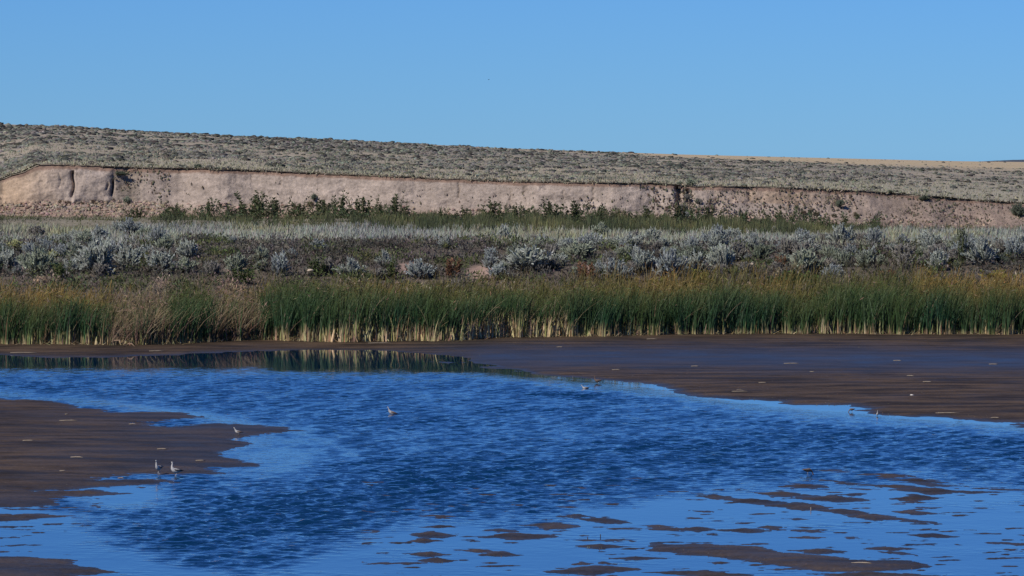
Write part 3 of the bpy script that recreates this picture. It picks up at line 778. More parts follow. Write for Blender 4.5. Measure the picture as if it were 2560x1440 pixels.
hh = rng.uniform(.18, .45, n) * (.55 + .8 * noise(X / .9, Y / .9, 137))
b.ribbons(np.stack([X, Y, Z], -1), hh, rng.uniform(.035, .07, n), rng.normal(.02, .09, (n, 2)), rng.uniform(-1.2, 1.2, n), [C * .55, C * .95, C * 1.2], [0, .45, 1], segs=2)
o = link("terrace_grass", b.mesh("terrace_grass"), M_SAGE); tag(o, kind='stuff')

# ---- sagebrush, one shrub per object
def sage_meshes(seed, hue):
    g = np.random.default_rng(seed)
    fb = Batch(); wb = Batch()
    base = np.array(hue)
    nb = 15
    for i in range(nb):
        az_ = 2 * math.pi * i / nb + g.uniform(-.3, .3); tilt = g.uniform(.15, 1.25)
        L = g.uniform(.45, .62)
        d = np.array([math.sin(tilt) * math.cos(az_), math.sin(tilt) * math.sin(az_), math.cos(tilt)])
        mid = d * L * .55 + np.array([0, 0, .04])
        wb.tube([(0, 0, -.06), mid * .5 + g.normal(0, .015, 3), mid], [.028, .018, .010], [.10, .085, .075], 4)
        nf = 9
        for j in range(nf):
            f = g.uniform(.35, 1)
            p0 = mid * f + g.normal(0, .04, 3)
            dd = d * .8 + g.normal(0, .34, 3) + np.array([0, 0, .45]); dd /= np.linalg.norm(dd)
            ln = g.uniform(.20, .38)
            c = base * g.uniform(.75, 1.3) * np.array([1, g.uniform(.96, 1.04), g.uniform(.94, 1.06)])
            # plume: a feathery spindle of many narrow leaves round a shoot
            m = 15
            s = g.uniform(0, 1, m); P = p0 + dd * (s * ln)[:, None]
            D = dd * .75 + g.normal(0, .42, (m, 3)); D /= np.linalg.norm(D, axis=1)[:, None]
            fb.leaves(P, D, g.uniform(.07, .12, m), g.uniform(.028, .045, m), np.repeat((c * 1.0)[None], m, 0) * (.75 + .5 * s[:, None]))
            r = .034
            fb.tube([p0, p0 + dd * ln * .5, p0 + dd * ln], [r * .5, r, r * .3], c * .8, 4)
    return fb.mesh("sage_foliage"), wb.mesh("sage_branches")
HUES = {'silver': [.27, .29, .255], 'bluegrey': [.235, .26, .25], 'greygreen': [.23, .255, .19], 'yellowgreen': [.30, .31, .15], 'mauve': [.20, .19, .165], 'dark': [.12, .14, .10]}
SAGE = {h: [sage_meshes(i * 7 + k * 3 + 1, c) for k in range(3)] for i, (h, c) in enumerate(HUES.items())}
def shrub(name, hue, pxv, row, w, h, label, cat, group=None, Y=None, meshes=None, parts=("foliage", "branches"), mats=None):
    if Y is None: Y = bank_y(row)
    X = float(px_x(pxv, Y)); Z = float(terrace_z(np.array([X]), np.array([Y]))[0])
    sc = Y / F_PX
    t = empty(name, (X, Y, Z - .02), random.uniform(0, 6.28))
    t.scale = (w * sc / 1.12, w * sc / 1.12, h * sc / .70)
    ms = random.choice(meshes or SAGE[hue]); mats = mats or (M_SAGE, M_WOOD)
    for me, mt, pn in zip(ms, mats, parts): link(pn, me, mt, t)
    tag(t, label, cat, group)
    return t
GS = 'sagebrush shrubs along the bank above the reeds'
big = [  # px, base row, width, height, hue, where
 (14, 668, 80, 62, 'silver', 'cut by the left edge of the photo'),
 (97, 682, 104, 78, 'greygreen', 'second large one from the left edge'),
 (178, 682, 66, 42, 'silver', 'low and leaning, between two taller shrubs at left'),
 (243, 682, 104, 98, 'silver', 'tallest of the left cluster, plumes upright'),
 (322, 664, 92, 70, 'silver', 'in the middle of the left cluster'),
 (400, 684, 104, 62, 'silver', 'spreading low below the right half of the left cluster'),
 (470, 646, 70, 58, 'silver', 'at the right end of the left cluster, beside dark brush'),
 (455, 668, 56, 30, 'bluegrey', 'small, tucked under the right end of the left cluster'),
 (532, 688, 60, 40, 'mauve', 'small mauve grey one right of the left cluster'),
 (592, 684, 70, 54, 'greygreen', 'thin one standing before the dark brush'),
 (702, 692, 72, 62, 'bluegrey', 'lone pale one below the dark brush'),
 (878, 688, 80, 50, 'silver', 'bright one just left of a smaller upright one'),
 (962, 664, 46, 46, 'silver', 'small upright one at the right end of the dark brush'),
 (1050, 694, 86, 54, 'bluegrey', 'rounded one left of the bare tan earth patch'),
 (1247, 698, 76, 40, 'bluegrey', 'low one right beside the bare tan earth patch'),
 (1317, 676, 160, 70, 'silver', 'widest of all, sprawling, in the middle of the bank'),
 (1445, 652, 116, 58, 'greygreen', 'broad one behind the right end of the widest shrub'),
 (1400, 668, 60, 36, 'silver', 'small, between the two broadest shrubs'),
 (1540, 694, 92, 58, 'bluegrey', 'one with a grey fallen branch lying behind it'),
 (1605, 674, 90, 62, 'silver', 'left of the tall pair at centre right'),
 (1676, 686, 96, 76, 'bluegrey', 'left half of the tall pair at centre right'),
 (1740, 676, 72, 64, 'silver', 'narrow, between the tall pair and its right neighbour'),
 (1805, 670, 94, 82, 'silver', 'tall one ending the centre right cluster'),
 (1868, 682, 70, 34, 'mauve', 'low mauve one between the cluster and the round shrub'),
 (2012, 676, 110, 70, 'greygreen', 'big round one right above the bright green weeds'),
 (2163, 660, 62, 48, 'greygreen', 'small one surrounded by dark brush at right'),
 (2345, 674, 68, 60, 'silver', 'upright one left of the tall green weed'),
 (2456, 668, 100, 66, 'silver', 'broad one right of the tall green weed'),
 (2535, 656, 76, 56, 'bluegrey', 'at the right edge of the photo'),
 (130, 656, 54, 34, 'yellowgreen', 'yellowish one between the two left grey shrubs'),
 (36, 622, 70, 34, 'yellowgreen', 'yellowish one behind the leftmost shrub'),
]
for (x, r, w, h, hue, where) in big:
    look = {'silver': 'silvery', 'bluegrey': 'blue grey', 'greygreen': 'grey green', 'yellowgreen': 'yellow green', 'mauve': 'mauve grey'}[hue]
    shrub("sagebrush", hue, x, r, w, h, f"{look} sagebrush shrub, {where}", "sagebrush", GS)
GB = 'smaller sagebrush scattered along the bank and terrace edge'
LAND = [(14, 640, 'the leftmost shrub'), (97, 645, 'the second large shrub from left'), (178, 665, 'the low leaning shrub at left'), (243, 640, 'the tallest left shrub'), (322, 630, 'the shrub amid the left cluster'), (400, 655, 'the low spreading shrub at left'), (470, 620, 'the shrub ending the left cluster'), (592, 660, 'the thin shrub before dark brush'), (702, 662, 'the lone pale shrub'),
        (790, 680, 'the green weed left of centre'), (878, 665, 'the bright shrub by the dark brush end'), (962, 642, 'the small upright shrub'), (1050, 668, 'the rounded blue grey shrub'), (1135, 670, 'the rusty weed'), (1205, 675, 'the bare earth patch'), (1317, 642, 'the widest shrub'), (1445, 625, 'the broad shrub in mid bank'), (1540, 665, 'the shrub by the fallen branch'),
        (1605, 645, 'the shrub left of the tall pair'), (1676, 650, 'the tall pair'), (1805, 630, 'the tall cluster end shrub'), (1868, 665, 'the low mauve shrub'), (2012, 640, 'the big round shrub'), (2163, 636, 'the shrub inside right dark brush'), (2220, 675, 'the red tinged weeds'), (2345, 645, 'the upright right shrub'), (2405, 625, 'the tall green weed'), (2456, 635, 'the broad shrub near right edge'), (2535, 628, 'the right edge shrub')]
used_labels = set()
def place_label(what, x, r):
    near = sorted(LAND, key=lambda q: ((q[0] - x) / 1.0) ** 2 + ((q[1] - r) * 2.0) ** 2)
    for dist in ('', 'just ', 'well ', 'close to and ', 'somewhat '):
        for q in near[:4]:
            dx, dy = x - q[0], r - q[1]
            side = 'right of' if dx > 0 else 'left of'; ud = 'below and ' if dy > 14 else 'above and ' if dy < -14 else ''
            lab = f"{what} {dist}{ud}{side} {q[2]}"
            if len(lab.split()) <= 16 and lab not in used_labels:
                used_labels.add(lab); return lab
    return what + " growing among dark brush on the bank"
taken = [(x, r, w) for (x, r, w, h, _, _) in big]
cnt = 0
while cnt < 200:
    x = random.uniform(-60, 2620); r = random.uniform(604, 694)
    if 470 < x < 1220 and random.random() < .88: continue
    if r > 668 and random.random() < .6: continue
    if any(abs(x - a) < w * .3 and abs(r - q) < 9 for a, q, w in taken): continue
    w = random.uniform(34, 76); h = w * random.uniform(.5, .8)
    hue = random.choice(['silver', 'bluegrey', 'greygreen', 'mauve', 'silver', 'bluegrey'] if r < 640 else ['mauve', 'bluegrey', 'dark', 'greygreen', 'mauve'])
    look = {'silver': 'silvery', 'bluegrey': 'blue grey', 'greygreen': 'grey green', 'mauve': 'mauve', 'dark': 'dark green'}[hue]
    size = ('tiny' if w < 42 else 'small' if w < 50 else 'medium' if w < 60 else 'sizeable') + (' flat' if h < w * .6 else ' upright' if h > w * .72 else '')
    shrub("sagebrush", hue, x, r, w, h, place_label(f"{size} {look} sagebrush tuft", x, r), "sagebrush", GB)
    taken.append((x, r, w)); cnt += 1

# leafy weeds: erect stems with pointed leaves
def weed_meshes(seed, leafc, nst=12, spread=.35, L=(.6, 1.0), lw=.05):
    g = np.random.default_rng(seed); fb = Batch(); wb = Batch()
    for i in range(nst):
        a = g.uniform(0, 6.28); r = g.uniform(0, spread); p = np.array([r * math.cos(a), r * math.sin(a), -.04])
        tip = p + np.array([g.normal(0, .1) + .25 * (p[0]), g.normal(0, .1) + .25 * p[1], g.uniform(*L)])
        wb.tube([p, (p + tip) / 2, tip], [.012, .009, .004], [.13, .12, .06], 3)
        m = 30; s = g.uniform(.12, 1, m); P = p + (tip - p) * s[:, None]
        D = g.normal(0, 1, (m, 3)); D[:, 2] = np.abs(D[:, 2]) * .7 + .25; D /= np.linalg.norm(D, axis=1)[:, None]
        C = np.array(leafc) * g.uniform(.6, 1.45, (m, 1))
        fb.leaves(P, D, g.uniform(.10, .2, m) * (1.15 - .5 * s), g.uniform(lw * .7, lw * 1.3, m), C)
    return fb.mesh("weed_leaves"), wb.mesh("weed_stems")
WEED = {'dark': [weed_meshes(s, [.060, .078, .036]) for s in (201, 202, 203)],
        'green': [weed_meshes(s, [.075, .105, .035]) for s in (211, 212)],
        'bright': [weed_meshes(s, [.07, .13, .035], 14, .45, (.4, .6), .07) for s in (221, 222)],
        'yellow': [weed_meshes(s, [.20, .20, .045], 14, .45, (.4, .65), .06) for s in (231, 232)],
        'rust': [weed_meshes(s, [.17, .085, .05], 14, .4, (.4, .7), .05) for s in (241,)]}
def weed(name, kind_, x, row, w, h, label, group=None, Y=None):
    return shrub(name, None, x, row, w, h, label, "weed", group, Y=Y, meshes=WEED[kind_], parts=("leaves", "stems"), mats=(M_LEAF, M_WOOD))
weed("leafy_weed", 'bright', 1985, 706, 70, 40, "bright green leafy weed patch in front of the big round grey shrub")
weed("leafy_weed", 'bright', 2035, 706, 60, 34, "bright green weed just right of the larger bright green patch")
weed("leafy_weed", 'bright', 1940, 708, 50, 28, "small bright green weed left of the larger bright green patch")
weed("leafy_weed", 'yellow', 1640, 712, 60, 36, "yellow green weed at the reed tops below the tall shrub pair")
weed("leafy_weed", 'yellow', 1760, 706, 90, 42, "broad yellowish weed at the reed tops below the centre right cluster")
weed("leafy_weed", 'dark', 2405, 668, 40, 86, "tall dark green weed standing between two grey shrubs at right")
weed("leafy_weed", 'green', 980, 690, 60, 44, "green weed below the small upright sagebrush at the dark brush end")
weed("leafy_weed", 'green', 150, 698, 90, 34, "low green weed under the left sagebrush cluster")
weed("leafy_weed", 'green', 610, 704, 100, 36, "wide green weed under the thin sagebrush before the dark brush")
weed("leafy_weed", 'green', 790, 690, 80, 40, "green weed between the lone pale shrub and the bright pair")
weed("leafy_weed", 'rust', 1135, 690, 70, 50, "rusty brown weed left of the bare earth patch")
weed("leafy_weed", 'rust', 1460, 696, 70, 50, "rusty brown weed below the broad shrub in mid bank")
weed("leafy_weed", 'rust', 1950, 664, 44, 40, "reddish weed just left of the big round grey shrub")
weed("leafy_weed", 'rust', 2220, 690, 90, 32, "low red tinged weed patch above the reeds at right")
weed("leafy_weed", 'yellow', 2350, 706, 80, 32, "yellow green weed under the upright sagebrush at right")
weed("leafy_weed", 'yellow', 2480, 704, 100, 40, "yellowish weed beneath the broad shrub near the right edge")
weed("leafy_weed", 'rust', 1555, 645, 46, 40, "brownish weed among silvery shrubs above the fallen branch")

# ------------------------------------------------------------------ foot of the bluff
GW = 'dark green leafy plants at the foot of the bluff'
foot = [(440, 548, 60, 22), (520, 546, 34, 34), (610, 548, 70, 28), (648, 552, 80, 46), (690, 552, 60, 36), (752, 552, 60, 30), (806, 554, 60, 34), (850, 556, 66, 46), (905, 556, 60, 40), (950, 556, 50, 30), (985, 560, 60, 44), (1010, 562, 36, 26), (340, 546, 50, 20), (1100, 560, 40, 24), (1160, 562, 50, 26), (1230, 566, 60, 42), (1290, 566, 50, 34), (1370, 572, 70, 44), (1440, 572, 70, 40), (1500, 572, 50, 34), (1620, 576, 60, 34), (1700, 576, 60, 40), (1770, 580, 60, 38), (1860, 580, 50, 34), (1950, 584, 60, 34), (2060, 586, 60, 28), (2110, 586, 50, 30)]
for i, (x, r, w, h) in enumerate(foot):
    Y = float(bluff_base_y(np.array([float(x)]))[0]) - random.uniform(3.0, 6.0)
    where = {2: 'left part of the first tall clump', 3: 'tallest and bushiest, left of the bluff centre', 6: 'small, left of two tall ones', 7: 'tall, beneath the brown tumbleweeds', 10: 'round one ending the left row of clumps'}.get(i)
    under_ = ['the pale grass rim', 'the left bluff face', 'the first tall clump', 'the tallest clump', 'the tallest clump', 'the brown tumbleweed heap', 'the tumbleweed heap', 'the heap', 'the two tall clumps', 'the left row end', 'the left row', 'the left row end', 'the left gully', 'the purplish tumbleweed', 'the lone dark tumbleweed', 'the lone dark tumbleweed', 'the bluff crack at centre', 'the bluff middle', 'the pale boulder, farther one', 'the pale boulder, nearer one', 'the broom like bush', 'the centre right gully', 'the gully, on its right side', 'the notch in the pale band', 'the reddish tumbleweed', 'the largest right tumbleweed', 'the middle right tumbleweed'][i]
    size = 'small' if h < 28 else 'mid sized' if h < 38 else 'tall'
    lab = f"dark green leafy plant at the bluff foot, {where}" if where else f"{size} {'broad' if w > 58 else 'narrow'} leafy plant at the bluff foot {'left of' if i in (2, 3, 18, 19) else 'right of' if i in (4, 15, 20) else 'near'} {under_}"
    weed("leafy_bush", 'dark', x, r, w * 1.35, h * 1.2, lab, GW, Y=Y)
b = Batch()
n = 15000
pxv = np.concatenate([rng.uniform(1050, 2200, int(n * 1.5)), rng.uniform(-450, 1050, n), rng.uniform(2200, 2900, n // 8)]); n = len(pxv)
keepm = rng.uniform(0, 1, n) < .35 + .9 * noise(pxv / 35, 0 * pxv, 151); pxv = pxv[keepm]; n = len(pxv)
Y = bluff_base_y(pxv) - 1 - I(pxv, [(0, 42), (2050, 38), (2250, 6)]) * rng.uniform(0, 1, n) ** 1.2; X = px_x(pxv, Y); Z = terrace_z(X, Y) - .03
hh = rng.uniform(.25, .6, n) * (.55 + .8 * noise(pxv / 16, 0 * pxv, 153)) * I(pxv, [(0, .35), (380, .4), (450, .7), (1000, .9), (1100, 1.1), (1400, 1.35), (1700, 1.4), (1950, 1.3), (2150, 1.0), (2600, .7)])
C = mixc(jit([.062, .075, .036], n, .35), jit([.14, .14, .06], n, .3), np.clip(noise(pxv / 60, Y / 6, 155) * 1.8 - .7, 0, 1))
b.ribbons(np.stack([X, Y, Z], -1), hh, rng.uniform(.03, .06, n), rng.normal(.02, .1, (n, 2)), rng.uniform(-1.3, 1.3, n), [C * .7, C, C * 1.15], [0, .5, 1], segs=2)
n = 13000; pxv = np.concatenate([rng.uniform(1050, 2200, 9000), rng.uniform(400, 1050, 4000)]); pxv = pxv[rng.uniform(0, 1, n) < .15 + 1.1 * noise(pxv / 28, 0 * pxv, 157)]; n = len(pxv)
Y = bluff_base_y(pxv) - 1.5 - 14 * rng.uniform(0, 1, n) ** 1.5; X = px_x(pxv, Y); top = .25 + .75 * noise(pxv / 11, 0 * pxv, 159) * noise(pxv / 60, 0 * pxv, 160) * 1.8
D = rng.normal(0, 1, (n, 3)); D[:, 2] = np.abs(D[:, 2]) + .2; D /= np.linalg.norm(D, axis=1)[:, None]
b.leaves(np.stack([X, Y, terrace_z(X, Y) + top * rng.uniform(.1, 1, n)], -1), D, rng.uniform(.12, .28, n), rng.uniform(.05, .10, n), jit([.062, .078, .036], n, .5))
o = link("green_undergrowth", b.mesh("green_undergrowth"), M_LEAF); tag(o, kind='stuff')

# tumbleweeds: balls of fine curved twigs
def tumble_mesh(seed, c):
    g = np.random.default_rng(seed); b = Batch()
    n = 420; D = g.normal(0, 1, (n, 3)); D /= np.linalg.norm(D, axis=1)[:, None]
    b.leaves(D * g.uniform(.1, .35, (n, 1)), D * .8 + g.normal(0, .25, (n, 3)), g.uniform(.15, .28, n), .05, np.array(c) * g.uniform(.6, 1.4, (n, 1)))
    return b.mesh("tumbleweed")
TUM = [tumble_mesh(301, [.15, .105, .075]), tumble_mesh(302, [.13, .10, .06]), tumble_mesh(303, [.11, .10, .06])]
def face_pt(x, row):   # a point on the bluff face
    pxv = np.array([float(x)])
    yb_ = bluff_base_y(pxv)[0]; zb_ = base_z(pxv)[0]; zl_ = lip_z(pxv)[0]; z = ray_z(row, yb_ + .6); t = np.clip((z - zb_) / (zl_ - zb_), 0, 1)
    dpv = I(x, BLUFF_DEPTH); pr = t / .28 * .45 if t < .28 else .45 + (t - .28) / .72 * .55
    Yv = yb_ + dpv * pr - I(x, [(0, 1.6), (300, 1.8), (420, .8), (1600, .7), (1800, 1.4), (2560, 2.0)]) * max(0, 1 - t / .3) ** 1.6
    if 0 < x < 276 and 424 < row < 504: Yv -= 1.1
    return float(px_x(x, Yv)), float(Yv), float(ray_z(row, Yv))
tw = [(168, 507, 26, 'largest brown tumbleweed under the crack in the left earth slab'), (205, 509, 17, 'round brown tumbleweed right of the largest at the slab foot'), (233, 502, 13, 'tan tumbleweed high on the rubble under the second slab'),
      (283, 500, 14, 'brown tumbleweed right of the dark cleft beside the second slab'), (295, 496, 10, 'small dark tumbleweed at the gully mouth right of the slabs'), (776, 508, 22, 'brown tumbleweed at the top of the brush climbing the bluff'), (740, 517, 18, 'low brown tumbleweed left end of the heap on the bluff'),
      (822, 514, 18, 'brown tumbleweed behind the tall leafy plant left of centre'), (1072, 541, 18, 'purplish tumbleweed at the bluff foot between leafy plants'), (1200, 526, 15, 'dark tumbleweed caught alone on the lower bluff face'), (1885, 484, 12, 'dark tuft in the notch near the right end of the pale bluff band'),
      (2040, 534, 24, 'largest dark green tumbleweed on the right slope'), (2085, 540, 20, 'dark tumbleweed in the middle of three on the right slope'), (2140, 538, 20, 'rightmost dark green tumbleweed of three on the right slope'), (2010, 530, 16, 'reddish tumbleweed just left of the largest on the right slope'),
      (150, 503, 12, 'small brown tumbleweed left of the largest under the slab'), (1918, 488, 8, 'tiny dark tuft right of the notch on the right bluff')]
for i, (x, r, d, lab) in enumerate(tw):
    X, Y, Z = face_pt(x, r)
    o = link("tumbleweed", TUM[2 if x > 1850 and x != 2010 else i % 2], M_LEAF); s = d * Y / F_PX / 1.0
    o.location = (X, Y - s * .3, Z - .1 * s); o.scale = (s, s, s * .85); o.rotation_euler = (random.random(), 0, random.random() * 6)
    tag(o, lab, "tumbleweed", 'tumbleweeds lodged on the bluff')

# broom-like bush and boulder
def face_shrub(x, row, w, h, hue, lab, meshes=None, cat="sagebrush", name="sagebrush", parts=("foliage", "branches"), mats=None):
    X, Y, Z = face_pt(x, row); sc = Y / F_PX
    t = empty(name, (X, Y - .15, Z - .05), random.uniform(0, 6)); t.scale = (w * sc / 1.35, w * sc / 1.35, h * sc / .88)
    for me, mt, pn in zip(random.choice(meshes or SAGE[hue]), mats or (M_SAGE, M_WOOD), parts): link(pn, me, mt, t)
    tag(t, lab, cat, 'shrubs growing on the bluff face')
face_shrub(318, 506, 34, 24, 'greygreen', "grey green shrub in the gully right of the left earth slabs")
face_shrub(300, 436, 60, 14, 'dark', "flat dark shrub mat on the shoulder above the left gully")
face_shrub(1708, 528, 36, 28, 'mauve', "mauve shrub low in the gully at centre right of the bluff")
face_shrub(1712, 545, 34, 26, 'bluegrey', "blue grey shrub at the mouth of the centre right gully")
face_shrub(1718, 498, 26, 20, 'mauve', "mauve grey shrub halfway up the centre right gully")
face_shrub(1745, 510, 30, 24, 'mauve', "small mauve shrub right of the gully shrubs")
face_shrub(2545, 540, 60, 46, 'dark', "dark shrub on the slope at the right edge of the bluff")
face_shrub(2310, 500, 46, 20, 'dark', "dark shrub under the rim near the right end")
face_shrub(2100, 515, 34, 26, 'dark', "dark shrub on the right slope above the three tumbleweeds")
face_shrub(785, 498, 26, 22, 'dark', "dark scraggly shrub topping the brush heap left of centre")
face_shrub(1548, 566, 90, 48, None, "broom like brown green bush beside the pale boulder", meshes=[weed_meshes(251, [.10, .095, .045], 40, .5, (.6, .95), .02)], cat="bush", name="broom_bush", parts=("twigs", "stems"), mats=(M_LEAF, M_WOOD))
M_ROCK = plain("pale rock", (.42, .35, .26), .9, .15, .3, 6)
def rock(x, row, w, h, lab, mat=M_ROCK, name="boulder", Y=None, Z=None, cat=None, seed=1):
    bm = bmesh.new(); bmesh.ops.create_icosphere(bm, subdivisions=3, radius=1)
    g = np.random.default_rng(seed)
    cuts = [Vector(g.normal(0, 1, 3)).normalized() for _ in range(9)]
    sc = Y / F_PX
    for v in bm.verts:
        c = v.co.copy()
        for d in cuts:
            k = c.dot(d)
            if k > .72: c -= d * (k - .72) * .85
        nn = 1 + .12 * (float(fbm(np.array([c.x * 3 + x]), np.array([c.z * 3 + c.y]), 5)[0]) - .5)
        v.co = Vector((c.x * w * sc / 2, c.y * w * sc / 2.4, c.z * h * sc / 2)) * nn
    me = bpy.data.meshes.new(name); bm.to_mesh(me); bm.free()
    o = link(name, me, mat); o.location = (float(px_x(x, Y)), Y, Z + h * sc * .35)
    return tag(o, lab, cat or name)
Yv = float(bluff_base_y(np.array([1522.]))[0]) - 5.5
rock(1523, 560, 22, 20, "pale squarish boulder among green plants at the bluff foot", Y=Yv, Z=float(ray_z(566, Yv)), seed=4)
for (x, r, w, h, lab, sd_) in [(775, 698, 18, 7, "flat pale stone lying where dry grass meets the reeds, left of centre", 6), (1133, 688, 7, 6, "small white stone below the bare earth patch", 7), (1880, 690, 8, 7, "small white stone above the yellow reed tops at right", 8), (1515, 560, 9, 8, "small tan rock touching the left side of the pale boulder", 9)]:
    Yr_ = bank_y(r) if r > 600 else Yv - .3
    rock(x, r, w, h, lab, Y=Yr_, Z=float(terrace_z(px_x(np.array([float(x)]), Yr_), np.array([Yr_]))[0]) + (.45 if r > 600 else .1), seed=sd_, cat="stone", name="stone")
# grey fallen branch on the bank
b = Batch(); b.tube([(-.35, 0, .35), (0, .05, .42), (.4, 0, .38)], [.02, .03, .015], [.34, .30, .26], 5); b.tube([(.05, .03, .41), (.2, .02, .55)], [.015, .008], [.34, .30, .26], 4)
o = link("fallen_branch", b.mesh("fallen_branch"), M_WOOD); Yq = bank_y(648); o.location = (float(px_x(1555, Yq)), Yq, float(terrace_z(px_x(np.array([1555.]), Yq), np.array([Yq]))[0]))
tag(o, "short grey fallen branch resting on shrubs in mid bank", "branch")

# specks of weed, clods and roots on the bluff
b = Batch(); cb = Batch()
n = 5200; pxv = np.concatenate([rng.uniform(1740, 2900, n - 2200), rng.uniform(1000, 3000, 700), rng.uniform(-300, 3000, 700), rng.uniform(280, 420, 300), rng.uniform(1600, 1800, 500)])
tt = rng.uniform(.02, .93, n); tt[n - 2200:n - 800] **= 3.5
yb_ = bluff_base_y(pxv); zb_ = base_z(pxv); zl_ = lip_z(pxv); dpv = I(pxv, BLUFF_DEPTH)
pr = np.where(tt < .28, tt / .28 * .45, .45 + (tt - .28) / .72 * .55)
Y = yb_ + dpv * pr - I(pxv, [(0, 1.6), (300, 1.8), (420, .8), (1600, .7), (1800, 1.4), (2560, 2.0)]) * np.clip(1 - tt / .3, 0, 1) ** 1.6 - .05
X = px_x(pxv, yb_); Z = zb_ + (zl_ - zb_) * tt
slabm = (pxv > 0) & (pxv < 276) & (tt > .28); Y = np.where(slabm, Y - 1.0, Y)
keepm = ~(slabm & (rng.uniform(0, 1, n) < .9)) & (rng.uniform(0, 1, n) < .25 + 1.0 * noise(pxv / 40, tt * 4, 161))
P = np.stack([X, Y, Z], -1)[keepm]; n = len(P)
b.domes(P, rng.uniform(.02, .07, n), rng.uniform(.04, .15, n), jit([.13, .11, .08], n, .5), nr=4)
o = link("slope_tufts", b.mesh("slope_tufts"), M_LEAF); tag(o, kind='stuff')
n = 2400; pxv = np.concatenate([rng.uniform(-200, 420, n // 2), rng.uniform(-200, 2900, n - n // 2)]); tt = rng.uniform(-.02, .3, n) 
yb_ = bluff_base_y(pxv); zb_ = base_z(pxv); zl_ = lip_z(pxv); dpv = I(pxv, BLUFF_DEPTH)
Y = yb_ + dpv * np.clip(tt / .28, 0, 1.1) * .45 - I(pxv, [(0, 1.6), (300, 1.8), (420, .8), (1600, .7), (1800, 1.4), (2560, 2.0)]) * np.clip(1 - tt / .3, 0, 1) ** 1.6 - .1
P = np.stack([px_x(pxv, yb_), Y, zb_ + (zl_ - zb_) * tt], -1)
cb.domes(P, rng.uniform(.04, .16, n), rng.uniform(.04, .13, n), jit([.31, .24, .185], n, .3), nr=5)
o = link("earth_clods", cb.mesh("earth_clods"), M_BLUFF); tag(o, kind='stuff')

# ------------------------------------------------------------------ plateau sage
b = Batch(); gb = Batch()
def scatter_plateau(n, u0, u1, pw):
    pxv = rng.uniform(-560, 3120, n); u = u0 + (u1 - u0) * rng.uniform(0, 1, n) ** pw
    yl = lip_y(pxv); Y = yl + .5 + u * (I(pxv, FAR_Y) - yl); X = px_x(pxv, Y)
    return pxv, u, X, Y, plateau_z(X, Y)
pxv, u, X, Y, Z = scatter_plateau(50000, 0, 1.0, 1.5)
s_, n_ = tan_amount(pxv, Y, Z)
dens = np.clip(6.0 * (.56 - fbm(X / 5, Y / 26, 5, 4, .6)) + .62, .10, 1) * (1 - .97 * s_) * (1 - .9 * n_)
m = rng.uniform(0, 1, len(X)) < dens
X, Y, Z, pxv, u = X[m], Y[m], Z[m], pxv[m], u[m]; n = len(X)
R = rng.uniform(.09, .25, n) * (1 + 1.1 * u); Hh = R * rng.uniform(.45, .95, n)
tone = noise(X / 7, Y / 25, 171)[:, None]
C = jit([.178, .178, .148], n, .3) * (.7 + .6 * tone)
dk = rng.uniform(0, 1, n) < .16; C[dk] *= .38; R[dk] *= 1.45; R[~dk] *= .85; Hh[~dk] *= .7
b.domes(np.stack([X, Y, Z], -1), R, Hh, C, nr=4)
o = link("plateau_sagebrush", b.mesh("plateau_sagebrush"), M_SAGE); tag(o, kind='stuff')
pxv, u, X, Y, Z = scatter_plateau(26000, 0, .35, 1.6)
n = len(X); C = mixc(jit([.34, .31, .22], n, .25), jit([.22, .23, .16], n, .25), noise(X / 6, Y / 20, 173))
gb.ribbons(np.stack([X, Y, Z - .02], -1), rng.uniform(.10, .26, n) * .8, rng.uniform(.05, .12, n), rng.normal(0, .06, (n, 2)), rng.uniform(-1, 1, n), [C * .8, C * 1.1], [0, 1], segs=1)
n = 5000; pxv = rng.uniform(-100, 3000, n); pxv = pxv[rng.uniform(0, 1, n) < .2 + noise(pxv / 30, pxv * 0, 177)]; n = len(pxv)
Y = lip_y(pxv) + rng.uniform(-.12, .5, n); X = px_x(pxv, Y); Z = plateau_z(X, lip_y(pxv) + .3)
C = np.where(rng.uniform(0, 1, (n, 1)) < .7, jit([.33, .30, .21], n, .3), jit([.14, .13, .09], n, .3))
gb.ribbons(np.stack([X, Y, Z - .03], -1), rng.uniform(-.12, .16, n), rng.uniform(.04, .12, n), np.stack([rng.normal(0, .08, n), rng.normal(-.08, .08, n)], -1), rng.uniform(-1, 1, n), [C, C], [0, 1], segs=2)
o = link("plateau_grass", gb.mesh("plateau_grass"), M_SAGE); tag(o, kind='stuff')
def rim_shrub(x, w, h, hue, lab, back=1.2, group='sagebrush growing on the rim of the bluff'):
    Y = float(lip_y(np.array([float(x)]))[0]) + back; X = float(px_x(x, Y)); Z = float(plateau_z(np.array([X]), np.array([Y]))[0]); sc = Y / F_PX
    t = empty("sagebrush", (X, Y, Z - .03), random.uniform(0, 6)); t.scale = (w * sc / 1.35, w * sc / 1.35, h * sc / .88)
    for me, mt, pn in zip(random.choice(SAGE[hue]), (M_SAGE, M_WOOD), ("foliage", "branches")): link(pn, me, mt, t)
    tag(t, lab, "sagebrush", group)
rim_shrub(495, 38, 15, 'dark', "dark shrub alone on the pale grass rim above the left part of the bluff", .6)
rim_shrub(545, 26, 8, 'greygreen', "low shrub right of the lone dark one on the bluff rim", .8)
rim_shrub(1726, 46, 26, 'greygreen', "grey shrub on the rim right over the centre right gully", .4)
rim_shrub(1700, 26, 14, 'greygreen', "smaller shrub at the left of the gully top on the rim", .6)
rim_shrub(2225, 24, 10, 'dark', "dark shrub on the rim where the bluff bends down at right", .3)
rim_shrub(1420, 16, 9, 'dark', "tiny dark shrub on the rim left of the gully", .3)
cnt = 0
